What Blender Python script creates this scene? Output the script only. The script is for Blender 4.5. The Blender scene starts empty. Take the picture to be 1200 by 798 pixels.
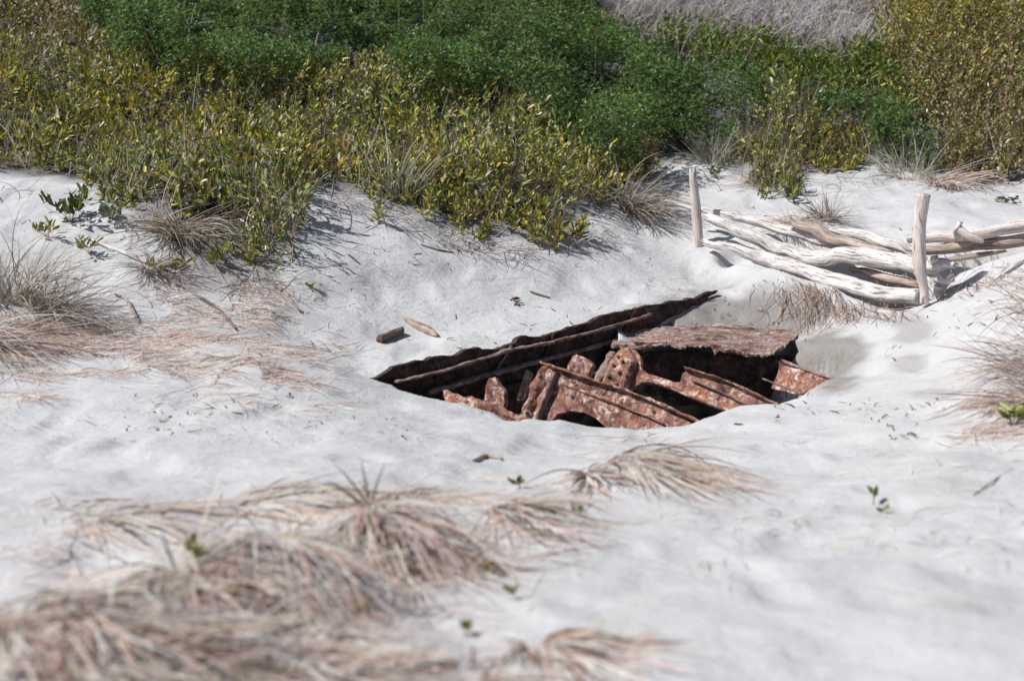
import bpy, math, random
import numpy as np
from mathutils import Vector, geometry

R = np.random.default_rng(7)
random.seed(7)
rad = math.radians
S = bpy.context.scene
COL = S.collection

# ------------------------------------------------------------------ camera
CAMZ, PITCH, FPX = 2.6, rad(13.0), 50.0 / 36.0 * 1200.0
cd = bpy.data.cameras.new('camera')
cam = bpy.data.objects.new('camera', cd)
COL.objects.link(cam)
cam.location = (0, 0, CAMZ)
cam.rotation_euler = (rad(90) - PITCH, 0, 0)
cd.lens, cd.sensor_width = 50.0, 36.0
cd.clip_start, cd.clip_end = 0.1, 2000.0
cd.dof.use_dof = True
cd.dof.focus_distance = 11.2
cd.dof.aperture_fstop = 1.6
cd.dof.aperture_blades = 9
S.camera = cam
CP, SP = math.cos(PITCH), math.sin(PITCH)


def P(u, v, Y):
    """point of the place seen in direction (u, v) of the 1200x798 photo, Y metres in front"""
    a, b = (u - 600.0) / FPX, (399.0 - v) / FPX
    d = np.array([a, CP + b * SP, -SP + b * CP])
    p = d * (Y / d[1])
    p[2] += CAMZ
    return p


def proj(p):
    p = np.asarray(p)
    q = p - np.array([0, 0, CAMZ])
    f = q[..., 1] * CP - q[..., 2] * SP
    up = q[..., 1] * SP + q[..., 2] * CP
    f = np.where(np.abs(f) < 1e-3, 1e-3, f)
    return 600 + FPX * q[..., 0] / f, 399 - FPX * up / f


# ------------------------------------------------------------------ noise
def _hash(ix, iy, seed):
    h = (ix.astype(np.int64) * 374761393 + iy.astype(np.int64) * 668265263 + seed * 1442695041) & 0xffffffff
    h = ((h ^ (h >> 13)) * 1274126177) & 0xffffffff
    return ((h ^ (h >> 16)) & 0xffff) / 65535.0


def vnoise(x, y, seed=0):
    x, y = np.asarray(x, float), np.asarray(y, float)
    ix, iy = np.floor(x), np.floor(y)
    fx, fy = x - ix, y - iy
    fx, fy = fx * fx * fx * (fx * (fx * 6 - 15) + 10), fy * fy * fy * (fy * (fy * 6 - 15) + 10)
    a, b = _hash(ix, iy, seed), _hash(ix + 1, iy, seed)
    c, d = _hash(ix, iy + 1, seed), _hash(ix + 1, iy + 1, seed)
    return (a + (b - a) * fx) * (1 - fy) + (c + (d - c) * fx) * fy


def fbm(x, y, seed=0, oct=4):
    s, a, t = 0, 1.0, 0
    for k in range(oct):
        s = s + a * vnoise(np.asarray(x) * 2 ** k + 17.3 * k, np.asarray(y) * 2 ** k - 9.1 * k, seed + k)
        t += a
        a *= .5
    return s / t - .5


def sstep(x, a=0., b=1.):
    t = np.clip((np.asarray(x, float) - a) / (b - a), 0, 1)
    return t * t * (3 - 2 * t)


def inpoly(u, v, poly):
    u, v = np.asarray(u), np.asarray(v)
    ins = np.zeros(u.shape, bool)
    n = len(poly)
    for i in range(n):
        x0, y0 = poly[i]
        x1, y1 = poly[(i + 1) % n]
        if y0 == y1:
            continue
        c = ((y0 > v) != (y1 > v)) & (u < (x1 - x0) * (v - y0) / (y1 - y0) + x0)
        ins ^= c
    return ins


# ------------------------------------------------------------------ object helpers
def link(o, parent=None):
    COL.objects.link(o)
    if parent is not None:
        o.parent = parent
        pl = parent
        off = Vector((0, 0, 0))
        while pl is not None:
            off += pl.location
            pl = pl.parent
        o.location = -off if o.type == 'MESH' else o.location
    return o


def tag(o, label=None, cat=None, group=None, kind=None):
    if label: o['label'] = label
    if cat: o['category'] = cat
    if group: o['group'] = group
    if kind: o['kind'] = kind
    return o


def thing(name, loc, label, cat, group=None):
    o = bpy.data.objects.new(name, None)
    o.empty_display_size = .1
    o.location = Vector([float(c) for c in loc])
    COL.objects.link(o)
    return tag(o, label, cat, group)


def npmesh(name, verts, faces, mat, parent=None, col=None, vec=None, smooth=True, origin=None):
    """verts (N,3) in world space, faces list of int arrays (M,k)"""
    verts = np.ascontiguousarray(verts, dtype=np.float32)
    if parent is None and origin is not None:
        verts = verts - np.asarray(origin, np.float32)
    me = bpy.data.meshes.new(name)
    me.vertices.add(len(verts))
    me.vertices.foreach_set('co', verts.ravel())
    if not isinstance(faces, list):
        faces = [faces]
    faces = [f for f in faces if len(f)]
    loops = np.concatenate([np.asarray(f, np.int32).ravel() for f in faces])
    tot = np.concatenate([np.full(len(f), f.shape[1], np.int32) for f in faces])
    st = np.concatenate([[0], np.cumsum(tot)[:-1]]).astype(np.int32)
    me.loops.add(len(loops))
    me.loops.foreach_set('vertex_index', loops)
    me.polygons.add(len(tot))
    me.polygons.foreach_set('loop_start', st)
    me.polygons.foreach_set('loop_total', tot)
    if smooth:
        me.polygons.foreach_set('use_smooth', np.ones(len(tot), bool))
    if col is not None:
        c = np.ones((len(verts), 4), np.float32)
        c[:, :col.shape[1]] = col
        at = me.attributes.new('tint', 'FLOAT_COLOR', 'POINT')
        at.data.foreach_set('color', c.ravel())
    if vec is not None:
        at = me.attributes.new('grain', 'FLOAT_VECTOR', 'POINT')
        at.data.foreach_set('vector', np.ascontiguousarray(vec, np.float32).ravel())
    me.update(calc_edges=True)
    me.validate()
    me.materials.append(mat)
    o = bpy.data.objects.new(name, me)
    link(o, parent)
    if parent is None and origin is not None:
        o.location = Vector([float(c) for c in origin])
    return o


# ------------------------------------------------------------------ materials
def newmat(name):
    m = bpy.data.materials.new(name)
    m.use_nodes = True
    nt = m.node_tree
    nt.nodes.clear()
    out = nt.nodes.new('ShaderNodeOutputMaterial')
    return m, nt, out


def N(nt, t, **kw):
    n = nt.nodes.new(t)
    for k, v in kw.items():
        if k in n.inputs:
            n.inputs[k].default_value = v
        else:
            setattr(n, k, v)
    return n


def ramp(nt, fac, stops):
    r = nt.nodes.new('ShaderNodeValToRGB')
    el = r.color_ramp.elements
    while len(el) < len(stops):
        el.new(.5)
    for e, (p, c) in zip(el, stops):
        e.position = p
        e.color = (*c, 1) if len(c) == 3 else c
    nt.links.new(fac, r.inputs[0])
    return r.outputs[0]


def mixc(nt, fac, a, b, mode='MIX'):
    m = nt.nodes.new('ShaderNodeMix')
    m.data_type = 'RGBA'
    m.blend_type = mode
    for s, v in ((0, fac), (6, a), (7, b)):
        if hasattr(v, 'is_linked'):
            nt.links.new(v, m.inputs[s])
        elif s == 0:
            m.inputs[0].default_value = v
        else:
            m.inputs[s].default_value = (*v, 1)
    return m.outputs[2]


def math_(nt, op, a, b=None):
    m = nt.nodes.new('ShaderNodeMath')
    m.operation = op
    for i, v in enumerate((a, b)):
        if v is None: continue
        if hasattr(v, 'is_linked'):
            nt.links.new(v, m.inputs[i])
        else:
            m.inputs[i].default_value = v
    return m.outputs[0]


def noise(nt, vec, scale, detail=4, rough=.6, dist=0.):
    n = N(nt, 'ShaderNodeTexNoise', Scale=scale, Detail=detail, Roughness=rough, Distortion=dist)
    if vec is not None:
        nt.links.new(vec, n.inputs['Vector'])
    return n.outputs['Fac']


def leaf_mat(name, rough=.45, trans=.25, spec=.4, tcol=(1.25, 1.15, .55)):
    m, nt, out = newmat(name)
    a = N(nt, 'ShaderNodeAttribute', attribute_name='tint')
    b = N(nt, 'ShaderNodeBsdfPrincipled', Roughness=rough)
    b.inputs['Specular IOR Level'].default_value = spec
    nt.links.new(a.outputs['Color'], b.inputs['Base Color'])
    t = N(nt, 'ShaderNodeBsdfTranslucent')
    tc = mixc(nt, 1.0, a.outputs['Color'], tcol, 'MULTIPLY')
    nt.links.new(tc, t.inputs['Color'])
    mx = N(nt, 'ShaderNodeMixShader')
    mx.inputs[0].default_value = trans
    nt.links.new(b.outputs[0], mx.inputs[1])
    nt.links.new(t.outputs[0], mx.inputs[2])
    nt.links.new(mx.outputs[0], out.inputs[0])
    return m


M_LEAF = leaf_mat('leathery_leaf', .42, .17, .45)
M_FINE = leaf_mat('fine_leaf', .5, .34, .35)
M_STRAW = leaf_mat('dry_blade', .6, .38, .3, (1, .92, .86))


def sand_mat():
    m, nt, out = newmat('pale_sand')
    tc = N(nt, 'ShaderNodeTexCoord').outputs['Object']
    at = N(nt, 'ShaderNodeAttribute', attribute_name='tint')
    sep = N(nt, 'ShaderNodeSeparateColor')
    nt.links.new(at.outputs['Color'], sep.inputs[0])
    damp, soil_shade, tone = sep.outputs[0], sep.outputs[1], sep.outputs[2]
    n1 = noise(nt, tc, 1.3, 7, .66)
    n2 = noise(nt, tc, 9, 6, .65)
    n3 = noise(nt, tc, 420, 2, .6)
    base = ramp(nt, n1, [(.3, (.55, .549, .556)), (.5, (.588, .592, .606)), (.7, (.625, .632, .65))])
    base = mixc(nt, math_(nt, 'MULTIPLY', ramp(nt, n2, [(.45, (0, 0, 0)), (.75, (1, 1, 1))]), .25), base, (.52, .495, .485))
    base = mixc(nt, ramp(nt, n3, [(.35, (.0, .0, .0)), (.7, (.34, .34, .34))]), base, (.33, .31, .295))
    # small dark flecks of litter
    vor = N(nt, 'ShaderNodeTexVoronoi', Scale=34.0)
    nt.links.new(tc, vor.inputs['Vector'])
    fl = math_(nt, 'LESS_THAN', vor.outputs['Distance'], .13)
    pick = N(nt, 'ShaderNodeSeparateColor')
    nt.links.new(vor.outputs['Color'], pick.inputs[0])
    fl = math_(nt, 'MULTIPLY', fl, math_(nt, 'GREATER_THAN', pick.outputs[0], .93))
    fl = math_(nt, 'MULTIPLY', fl, ramp(nt, noise(nt, tc, .9, 3), [(.42, (0, 0, 0)), (.62, (1, 1, 1))]))
    base = mixc(nt, math_(nt, 'MULTIPLY', fl, .8), base, (.10, .075, .06))
    dn = math_(nt, 'MULTIPLY', damp, ramp(nt, n2, [(.2, (.8, .8, .8)), (.6, (1, 1, 1))]))
    base = mixc(nt, dn, base, (.27, .25, .235))
    sn = math_(nt, 'MULTIPLY', soil_shade, ramp(nt, noise(nt, tc, 30, 4), [(.3, (.8, .8, .8)), (.6, (1, 1, 1))]))
    base = mixc(nt, sn, base, (.022, .017, .011))  # soil and leaf litter, blackened to paint in shade under the plants
    base = mixc(nt, tone, base, (.035, .026, .022))  # shade inside the wreck pit, painted into the sand colour
    b = N(nt, 'ShaderNodeBsdfPrincipled', Roughness=.95)
    b.inputs['Specular IOR Level'].default_value = .1
    nt.links.new(base, b.inputs['Base Color'])
    mpw = N(nt, 'ShaderNodeMapping')
    mpw.inputs['Scale'].default_value = (1.1, 3.2, 1)
    mpw.inputs['Rotation'].default_value = (0, 0, .5)
    nt.links.new(tc, mpw.inputs[0])
    rip = noise(nt, mpw.outputs[0], 4.5, 3, .5, 1.2)
    h = math_(nt, 'ADD', math_(nt, 'ADD', math_(nt, 'MULTIPLY', noise(nt, tc, 18, 6, .6), .015), math_(nt, 'MULTIPLY', rip, .018)), math_(nt, 'MULTIPLY', n3, .0022))
    bp = N(nt, 'ShaderNodeBump', Strength=.8, Distance=1.0)
    nt.links.new(h, bp.inputs['Height'])
    nt.links.new(bp.outputs[0], b.inputs['Normal'])
    nt.links.new(b.outputs[0], out.inputs[0])
    return m


def drift_mat(name, light=(.79, .765, .755), mid=(.50, .465, .455), dark=(.10, .075, .065), warm=(.33, .22, .16), wf=.25):
    m, nt, out = newmat(name)
    a = N(nt, 'ShaderNodeAttribute', attribute_name='grain')
    mp = N(nt, 'ShaderNodeMapping')
    mp.inputs['Scale'].default_value = (1, 1, .09)
    nt.links.new(a.outputs['Vector'], mp.inputs[0])
    st = noise(nt, mp.outputs[0], 55, 6, .65, .3)
    st2 = noise(nt, mp.outputs[0], 160, 4, .6)
    big = noise(nt, a.outputs['Vector'], 7, 4, .6)
    c = ramp(nt, st, [(.34, dark), (.43, mid), (.57, light), (.8, tuple(x * 1.12 for x in light))])
    c = mixc(nt, math_(nt, 'MULTIPLY', ramp(nt, big, [(.45, (0, 0, 0)), (.7, (1, 1, 1))]), wf), c, warm)
    c = mixc(nt, ramp(nt, st2, [(.33, (.8, .8, .8)), (.43, (0, 0, 0))]), c, dark)
    b = N(nt, 'ShaderNodeBsdfPrincipled', Roughness=.85)
    b.inputs['Specular IOR Level'].default_value = .2
    nt.links.new(c, b.inputs['Base Color'])
    h = math_(nt, 'ADD', math_(nt, 'MULTIPLY', st, .012), math_(nt, 'MULTIPLY', st2, .004))
    bp = N(nt, 'ShaderNodeBump', Strength=.9, Distance=1.0)
    nt.links.new(h, bp.inputs['Height'])
    nt.links.new(bp.outputs[0], b.inputs['Normal'])
    nt.links.new(b.outputs[0], out.inputs[0])
    return m


def rust_mat(name, white=.5, dark=(.035, .018, .014), mid=(.165, .07, .052), bright=(.37, .175, .13), orange=(.46, .18, .08), pale=(.80, .73, .70), of=.5, stretch=(1, 1, 1)):
    m, nt, out = newmat(name)
    tc = N(nt, 'ShaderNodeTexCoord').outputs['Object']
    mp = N(nt, 'ShaderNodeMapping')
    mp.inputs['Scale'].default_value = stretch
    nt.links.new(tc, mp.inputs[0])
    v = mp.outputs[0]
    n1 = noise(nt, v, 9, 7, .68, .4)
    n2 = noise(nt, v, 34, 6, .7, .3)
    n3 = noise(nt, v, 17, 9, .7, .8)
    n4 = noise(nt, v, 5, 3, .5)
    c = ramp(nt, n1, [(.33, dark), (.45, mid), (.58, bright), (.75, mid)])
    c = mixc(nt, math_(nt, 'MULTIPLY', ramp(nt, n4, [(.5, (0, 0, 0)), (.68, (1, 1, 1))]), of), c, orange)
    c = mixc(nt, ramp(nt, n2, [(.30, (.85, .85, .85)), (.45, (0, 0, 0))]), c, dark)
    w = math_(nt, 'MULTIPLY', math_(nt, 'MULTIPLY', ramp(nt, n3, [(.49, (0, 0, 0)), (.60, (1, 1, 1))]), ramp(nt, n4, [(.42, (.25, .25, .25)), (.6, (1, 1, 1))])), ramp(nt, n2, [(.40, (0, 0, 0)), (.52, (1, 1, 1))]))
    c = mixc(nt, math_(nt, 'MULTIPLY', w, white), c, pale)
    b = N(nt, 'ShaderNodeBsdfPrincipled', Roughness=.8)
    b.inputs['Specular IOR Level'].default_value = .3
    nt.links.new(c, b.inputs['Base Color'])
    h = math_(nt, 'ADD', math_(nt, 'MULTIPLY', n2, .016), math_(nt, 'MULTIPLY', n1, .02))
    bp = N(nt, 'ShaderNodeBump', Strength=.9, Distance=1.0)
    nt.links.new(h, bp.inputs['Height'])
    nt.links.new(bp.outputs[0], b.inputs['Normal'])
    nt.links.new(b.outputs[0], out.inputs[0])
    return m


M_SAND = sand_mat()
M_DRIFT = drift_mat('bleached_driftwood')
M_DRIFT2 = drift_mat('brown_driftwood', (.52, .44, .39), (.34, .26, .22), (.07, .045, .038), (.26, .15, .10), .4)
M_POST = drift_mat('bleached_post', (.76, .68, .64), (.64, .55, .51), (.2, .14, .12), (.5, .38, .33), .3)
M_BARK = drift_mat('dark_stick', (.27, .20, .17), (.17, .12, .10), (.05, .035, .03), (.2, .1, .06), .4)
M_RUST = rust_mat('flaking_rust', .95)
M_RUSTO = rust_mat('orange_rust', .85, of=.7)
M_HULL = rust_mat('shaded_rust', .5, (.009, .007, .007), (.026, .016, .013), (.085, .045, .036), (.13, .055, .03), (.25, .21, .2), .25)  # darker copy of the rust, with the wreck's shade put into its colours
M_EDGE = rust_mat('pale_scaled_rust', .8, (.06, .04, .036), (.2, .125, .105), (.36, .26, .23), (.25, .11, .06), (.5, .43, .41), .3)
M_DECK = rust_mat('layered_rust', .85, (.04, .028, .026), (.20, .115, .09), (.42, .31, .28), (.34, .15, .09), (.72, .66, .64), .6, (.45, 1.6, 3.0))

# ------------------------------------------------------------------ terrain
ctrl = [
    (0, 798, 3.0), (300, 798, 3.1), (600, 798, 3.2), (900, 798, 3.2), (1200, 798, 3.1),
    (0, 680, 4.0), (300, 680, 4.1), (600, 690, 4.1), (900, 700, 4.0), (1200, 690, 4.0),
    (0, 600, 5.0), (300, 580, 5.4), (600, 590, 5.3), (900, 610, 5.0), (1200, 600, 5.0),
    (0, 500, 6.9), (250, 510, 6.7), (500, 520, 6.8), (700, 525, 7.0), (950, 530, 6.6), (1200, 520, 6.3),
    (0, 420, 8.4), (200, 410, 8.7), (350, 405, 8.9), (440, 446, 8.6),
    (520, 481, 8.1), (650, 497, 8.0), (820, 497, 8.0), (930, 480, 8.3),
    (1000, 440, 9.2), (1100, 425, 8.8), (1200, 425, 7.7),
    (1200, 350, 8.9), (1100, 375, 9.75), (1000, 385, 10.3),
    (460, 418, 9.5), (500, 392, 10.1), (620, 362, 10.8), (720, 335, 11.5), (850, 328, 12.0),
    
    (830, 394, 10.72), (920, 402, 10.6), (830, 379, 11.0), (745, 399, 10.62), (768, 391, 10.85), (800, 374, 11.02), (825, 362, 11.25), (860, 362, 11.25), (930, 388, 10.9),
    (300, 330, 10.4), (150, 350, 9.9), (50, 340, 9.9), (0, 350, 9.6),
    (370, 250, 11.4), (200, 240, 11.25), (50, 222, 11.7), (100, 275, 10.8),
    (480, 282, 11.4), (600, 288, 11.8), (700, 275, 12.35), (780, 225, 14.0), (880, 198, 14.8), (1000, 200, 14.6), (1150, 217, 14.0), (1200, 232, 13.4),
    (790, 294, 12.5), (900, 240, 13.4),
    (840, 300, 12.3), (864, 305, 12.05), (920, 323, 11.66), (976, 337, 11.28), (1033, 350, 10.92), (1078, 354, 10.67),
    (1000, 272, 12.3), (1090, 262, 12.2), (1140, 305, 10.95), (1190, 292, 10.9), (1200, 255, 12.2),
    (0, 150, 14.2), (100, 172, 13.9), (400, 182, 14.4), (700, 180, 15.5), (1000, 168, 15.8), (1200, 182, 15.0),
    (0, 62, 17.0), (300, 82, 17.0), (600, 82, 17.8), (900, 82, 18.4), (1200, 62, 18.0),
    (0, 0, 20.0), (400, 10, 20.4), (800, 10, 21.4), (1200, 0, 21.0),
]
CW = [P(*c) for c in ctrl]
for x in (-12, -6, 0, 6, 12):
    CW.append(np.array([x, 27.0, 4.1]))
    CW.append(np.array([x, 34.0, 5.0]))
for x, z in ((-4, .95), (0, 1.0), (4, 1.0)):
    CW.append(np.array([x, 0.2, z]))
for y, zl, zr in ((4, .9, .9), (8, .75, .8), (12, 1.2, .95), (16, 1.8, 1.6), (20, 2.7, 2.6)):
    CW.append(np.array([-10.0, y, zl]))
    CW.append(np.array([10.0, y, zr]))
_a, _b = P(443, 441, 9.0), P(842, 343, 11.5)
_n = np.array([-(_b - _a)[1], (_b - _a)[0]]) / np.linalg.norm((_b - _a)[:2])
for _s in (0, .15, .3, .45, .6, .75, .9, 1.0):
    for _o, _z in ((.06, -.01), (.3, .015)):
        q = _a + (_b - _a) * _s
        CW.append(np.array([q[0] + _n[0] * _o, q[1] + _n[1] * _o, q[2] + _z]))
CW = np.array(CW)


def tps_fit(pts, vals, lam):
    n = len(pts)
    d2 = ((pts[:, None] - pts[None]) ** 2).sum(-1)
    K = .5 * d2 * np.log(d2 + 1e-12)
    A = np.zeros((n + 3, n + 3))
    A[:n, :n] = K + lam * np.eye(n)
    A[:n, n] = 1
    A[:n, n + 1:] = pts
    A[n:, :n] = A[:n, n:].T
    return np.linalg.solve(A, np.concatenate([vals, np.zeros(3)]))


TP, TV = CW[:, :2], CW[:, 2]
TW = tps_fit(TP, TV, .004)


def tps(x, y):
    x, y = np.asarray(x, float), np.asarray(y, float)
    o = TW[-3] + TW[-2] * x + TW[-1] * y
    for (px, py), w in zip(TP, TW[:-3]):
        d2 = (x - px) ** 2 + (y - py) ** 2
        o = o + w * .5 * d2 * np.log(d2 + 1e-12)
    return o


# hull line and pit outline
HA, HB = P(443, 441, 9.0), P(842, 343, 11.5)
hd = (HB - HA)[:2]
hd = hd / np.linalg.norm(hd)
hback = np.array([-hd[1], hd[0]])


def hull_at(s):
    return (HA + (HB - HA) * s)[:2]


pit = [hull_at(.0) + hback * .02, hull_at(.65) + hback * .01,
       P(727, 402, 10.36)[:2], P(800, 397, 10.55)[:2], P(928, 402, 10.62)[:2], P(944, 407, 10.3)[:2], P(1012, 432, 9.85)[:2],
       P(968, 468, 9.0)[:2], P(870, 490, 8.55)[:2], P(810, 508, 8.1)[:2], P(620, 510, 8.1)[:2], P(505, 488, 8.45)[:2]]
pitw = [.05, .06, .06, .06, .08, .35, .6, .6, .5, .3, .3, .15]


BUMPS = []
TRENCH = []


def heights(x, y, detail=True):
    x, y = np.asarray(x, float), np.asarray(y, float)
    z = tps(np.clip(x, -13, 13), np.clip(y, -1, 36))
    far = np.maximum(np.maximum(np.abs(x) - 11, 0), np.maximum(y - 32, np.maximum(.5 - y, 0)))
    wfar = sstep(far, 0, 25)
    z = z * (1 - wfar) + wfar * (1.5 + 5 * fbm(x * .03, y * .03, 5, 3))
    if detail:
        near = 1 - sstep(far, 0, 6)
        z = z + near * (.09 * fbm(x * 1.5, y * 1.5, 11, 3) + .03 * fbm(x * 4.6, y * 4.6, 21, 4))
        # soft old footprints and wind scallops
        q = vnoise(x * 3.3 + .6 * vnoise(x * 2, y * 2, 2), y * 2.6, 31)
        z = z - near * .024 * sstep(q, .66, .88)
        q = vnoise(x * 5.1 + 9, y * 4.2 + .8 * vnoise(x * 3, y * 3, 6), 33)
        z = z - near * .014 * sstep(q, .72, .9)
    for bx, by, am, sx_, sf, sb in BUMPS:
        dy = y - by
        z = z + am * np.exp(-.5 * ((x - bx) / sx_) ** 2 - .5 * (dy / np.where(dy < 0, sf, sb)) ** 2) * (1 + .8 * fbm(x * 4, y * 4, 57, 3))
    for (x0, y0), (x1, y1), dp, sg in TRENCH:
        ex, ey = x1 - x0, y1 - y0
        t = np.clip(((x - x0) * ex + (y - y0) * ey) / (ex * ex + ey * ey), 0, 1)
        z = z - dp * np.exp(-.5 * (((x - x0 - t * ex) ** 2 + (y - y0 - t * ey) ** 2) / sg ** 2) ** 2)
    m = np.ones(x.shape)
    ins = inpoly(x, y, pit)
    n = len(pit)
    for i in range(n):
        a, b = pit[i], pit[(i + 1) % n]
        e = b - a
        L2 = (e ** 2).sum()
        t = np.clip(((x - a[0]) * e[0] + (y - a[1]) * e[1]) / L2, 0, 1)
        d = np.hypot(x - a[0] - t * e[0], y - a[1] - t * e[1])
        if pitw[i] > .1:
            d = d + (.16 * fbm(x * 2.6, y * 2.6, 83, 4) + .05 * fbm(x * 11, y * 11, 85, 2)) * sstep(d, 0, .05) * np.minimum(1, pitw[i] * 4)
        m = np.minimum(m, sstep(d / pitw[i]))
    m = np.where(ins, m, 0)
    floor = -.5 + .42 * sstep(x, .95, 1.75) * (1 - sstep(y, 9.3, 10.0)) + .03 * fbm(x * 4, y * 4, 44, 3)
    return np.minimum(z, z * (1 - m) + floor * m), m


GS = .035
cx = np.arange(-8.4, 8.4 + GS / 2, GS)
cy = np.arange(1.0, 24.0 + GS / 2, GS)
gx, gy = np.meshgrid(cx, cy)
HG, PM = heights(gx, gy)


def H(x, y):
    fx = np.clip((np.asarray(x, float) - cx[0]) / GS, 0, len(cx) - 1.001)
    fy = np.clip((np.asarray(y, float) - cy[0]) / GS, 0, len(cy) - 1.001)
    ix, iy = fx.astype(int), fy.astype(int)
    fx, fy = fx - ix, fy - iy
    return (HG[iy, ix] * (1 - fx) + HG[iy, ix + 1] * fx) * (1 - fy) + (HG[iy + 1, ix] * (1 - fx) + HG[iy + 1, ix + 1] * fx) * fy


def G(u, v):
    """where the line of sight through (u, v) meets the ground"""
    ys = np.arange(2.0, 23.5, .02)
    d = P(u, v, 1.0) - np.array([0, 0, CAMZ])
    xs, zs = d[0] * ys, CAMZ + d[2] * ys
    hit = np.nonzero(zs <= H(xs, ys))[0]
    k = hit[0] if len(hit) else len(ys) - 1
    return np.array([xs[k], ys[k], float(H(xs[k], ys[k]))])


# hummocks that the foreground tussocks hang from, and the gaps under the driftwood
def hummock(u, v, am, sx_=.2, sf=.15, sb=.35):
    g = G(u, v)
    g = G(u, v + am * FPX / g[1])
    return (g[0], g[1], am, sx_, sf, sb)


BUMPS += [hummock(437, 612, .13, .2, .12), hummock(325, 660, .11, .17, .11), hummock(222, 680, .07, .24, .13), hummock(600, 605, .05, .22, .13), hummock(735, 545, .09, .2, .13),
          hummock(60, 735, .06, .3, .18), hummock(160, 760, .05, .25, .18), hummock(640, 770, .05, .18, .13), hummock(330, 590, .04, .3, .2), hummock(120, 612, .03, .4, .2)]
TRENCH += [(P(868, 297, 12.3)[:2], P(950, 312, 11.85)[:2], .2, .15), (P(950, 312, 11.85)[:2], P(1080, 325, 10.85)[:2], .24, .17), (P(1078, 290, 11.16)[:2], P(1190, 280, 10.93)[:2], .3, .14),
           (P(930, 280, 12.2)[:2], P(1050, 295, 11.4)[:2], .14, .14)]
HG, PM = heights(gx, gy)

# vegetation outlines in the photo
VEG = [(-700, 190), (0, 205), (60, 214), (95, 212), (130, 235), (150, 255), (190, 285), (230, 310), (270, 300), (330, 325), (345, 305), (362, 268), (350, 235),
       (380, 215), (420, 225), (440, 250), (470, 240), (500, 268), (530, 283), (560, 283), (590, 268), (610, 273), (640, 290), (680, 278), (690, 255),
       (720, 245), (745, 225), (770, 200), (800, 186), (850, 190), (870, 208), (895, 226), (930, 222), (940, 200), (980, 198), (1030, 192), (1080, 206),
       (1150, 212), (1200, 210), (1900, 210), (1900, -400), (-700, -400)]
LUPIN = [(90, -400), (92, 0), (130, 35), (200, 60), (300, 78), (360, 84), (420, 62), (500, 78), (560, 88), (640, 112), (650, 140), (700, 148), (740, 165),
         (790, 175), (860, 168), (940, 182), (1000, 195), (1060, 192), (1098, 165), (1080, 135), (1030, 108), (960, 95), (900, 85), (820, 65), (760, 40), (700, 8), (680, -400)]
MOUND = [(950, 140), (985, 112), (1030, 100), (1085, 130), (1105, 165), (1060, 200), (1000, 205), (950, 190)]
GOLD = [(1040, -400), (1035, 20), (1060, 80), (1068, 130), (1100, 160), (1120, 225), (1900, 225), (1900, -400)]
DEAD = [(680, -400), (700, 5), (760, 32), (860, 42), (930, 52), (1000, 58), (1045, 45), (1045, -400)]
SEDGE = [(760, 32), (860, 42), (930, 52), (1000, 58), (1045, 45), (1068, 130), (1100, 160), (1080, 135), (1030, 108), (960, 95), (900, 85), (820, 65)]
LOBE1 = [(120, 185), (370, 185), (375, 345), (120, 345)]
LOBE2 = [(455, 205), (603, 205), (603, 300), (455, 300)]
LOBE3 = [(603, 205), (712, 205), (712, 300), (603, 300)]
LOBE4 = [(858, 172), (945, 150), (1015, 165), (1015, 240), (858, 240)]

# ground sheet, fine where the photo looks and coarse to the horizon
ox = 8.4 + np.cumsum(.06 * 1.22 ** np.arange(40))
oy = 24.0 + np.cumsum(.06 * 1.22 ** np.arange(40))
oyb = 1.0 - np.cumsum(.06 * 1.22 ** np.arange(40))
AX = np.concatenate([-ox[::-1], cx, ox])
AY = np.concatenate([oyb[::-1], cy, oy])
ax, ay = np.meshgrid(AX, AY)
AZ, AM = heights(ax, ay)
nx, ny = len(AX), len(AY)
idx = np.arange(nx * ny).reshape(ny, nx)
quads = np.stack([idx[:-1, :-1], idx[:-1, 1:], idx[1:, 1:], idx[1:, :-1]], -1).reshape(-1, 4)
V = np.stack([ax, ay, AZ], -1).reshape(-1, 3)
pu, pv = proj(V)
soil_shade = inpoly(pu, pv, VEG) & (V[:, 1] > 9)
soil_shade = soil_shade | (V[:, 1] > 23)
soil_shade = soil_shade.astype(np.float32).reshape(ny, nx)
k = 7
ss = soil_shade.copy()
for _ in range(2):
    for axn in (0, 1):
        ss = sum(np.roll(ss, s, axn) for s in range(-k, k + 1)) / (2 * k + 1)
soil_shadev = np.clip(ss * 1.5 - .55 + .5 * fbm(ax * 3, ay * 3, 61, 3), 0, 1) * (ay > 9)  # mask for litter soil and the shade painted with it
damp = np.zeros((ny, nx))
u2, v2 = pu.reshape(ny, nx), pv.reshape(ny, nx)
for (du, dv, ru, rv, am) in ((870, 374, 115, 40, 1.0), (968, 418, 52, 42, 1.0), (905, 350, 60, 22, .6), (1070, 385, 30, 22, .55), (1065, 425, 26, 14, .5), (930, 345, 28, 20, .35),
                             (1140, 705, 55, 14, .2), (1100, 570, 50, 12, .25), (770, 225, 30, 22, .5), (260, 320, 90, 26, .6), (1090, 462, 40, 8, .45), (380, 330, 60, 30, .25), (330, 380, 70, 22, .35),
                             (60, 230, 50, 14, .2), (905, 217, 20, 20, .4)):
    r = np.hypot((u2 - du) / ru, (v2 - dv) / rv) + .9 * fbm(ax * 3.2, ay * 3.2, 71, 4)
    damp = np.maximum(damp, am * (1 - sstep(r, .55, 1.1)) * (ay > 2))
tone = sstep(AM, .35, .9) * (1 - sstep(ax, 1.0, 1.5) * (1 - sstep(ay, 9.2, 9.9)))  # mask of the painted shade deep in the pit
ground = npmesh('sand_ground', V, quads, M_SAND, None, np.stack([damp, soil_shadev, tone], -1).reshape(-1, 3))
tag(ground, kind='structure')


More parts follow.
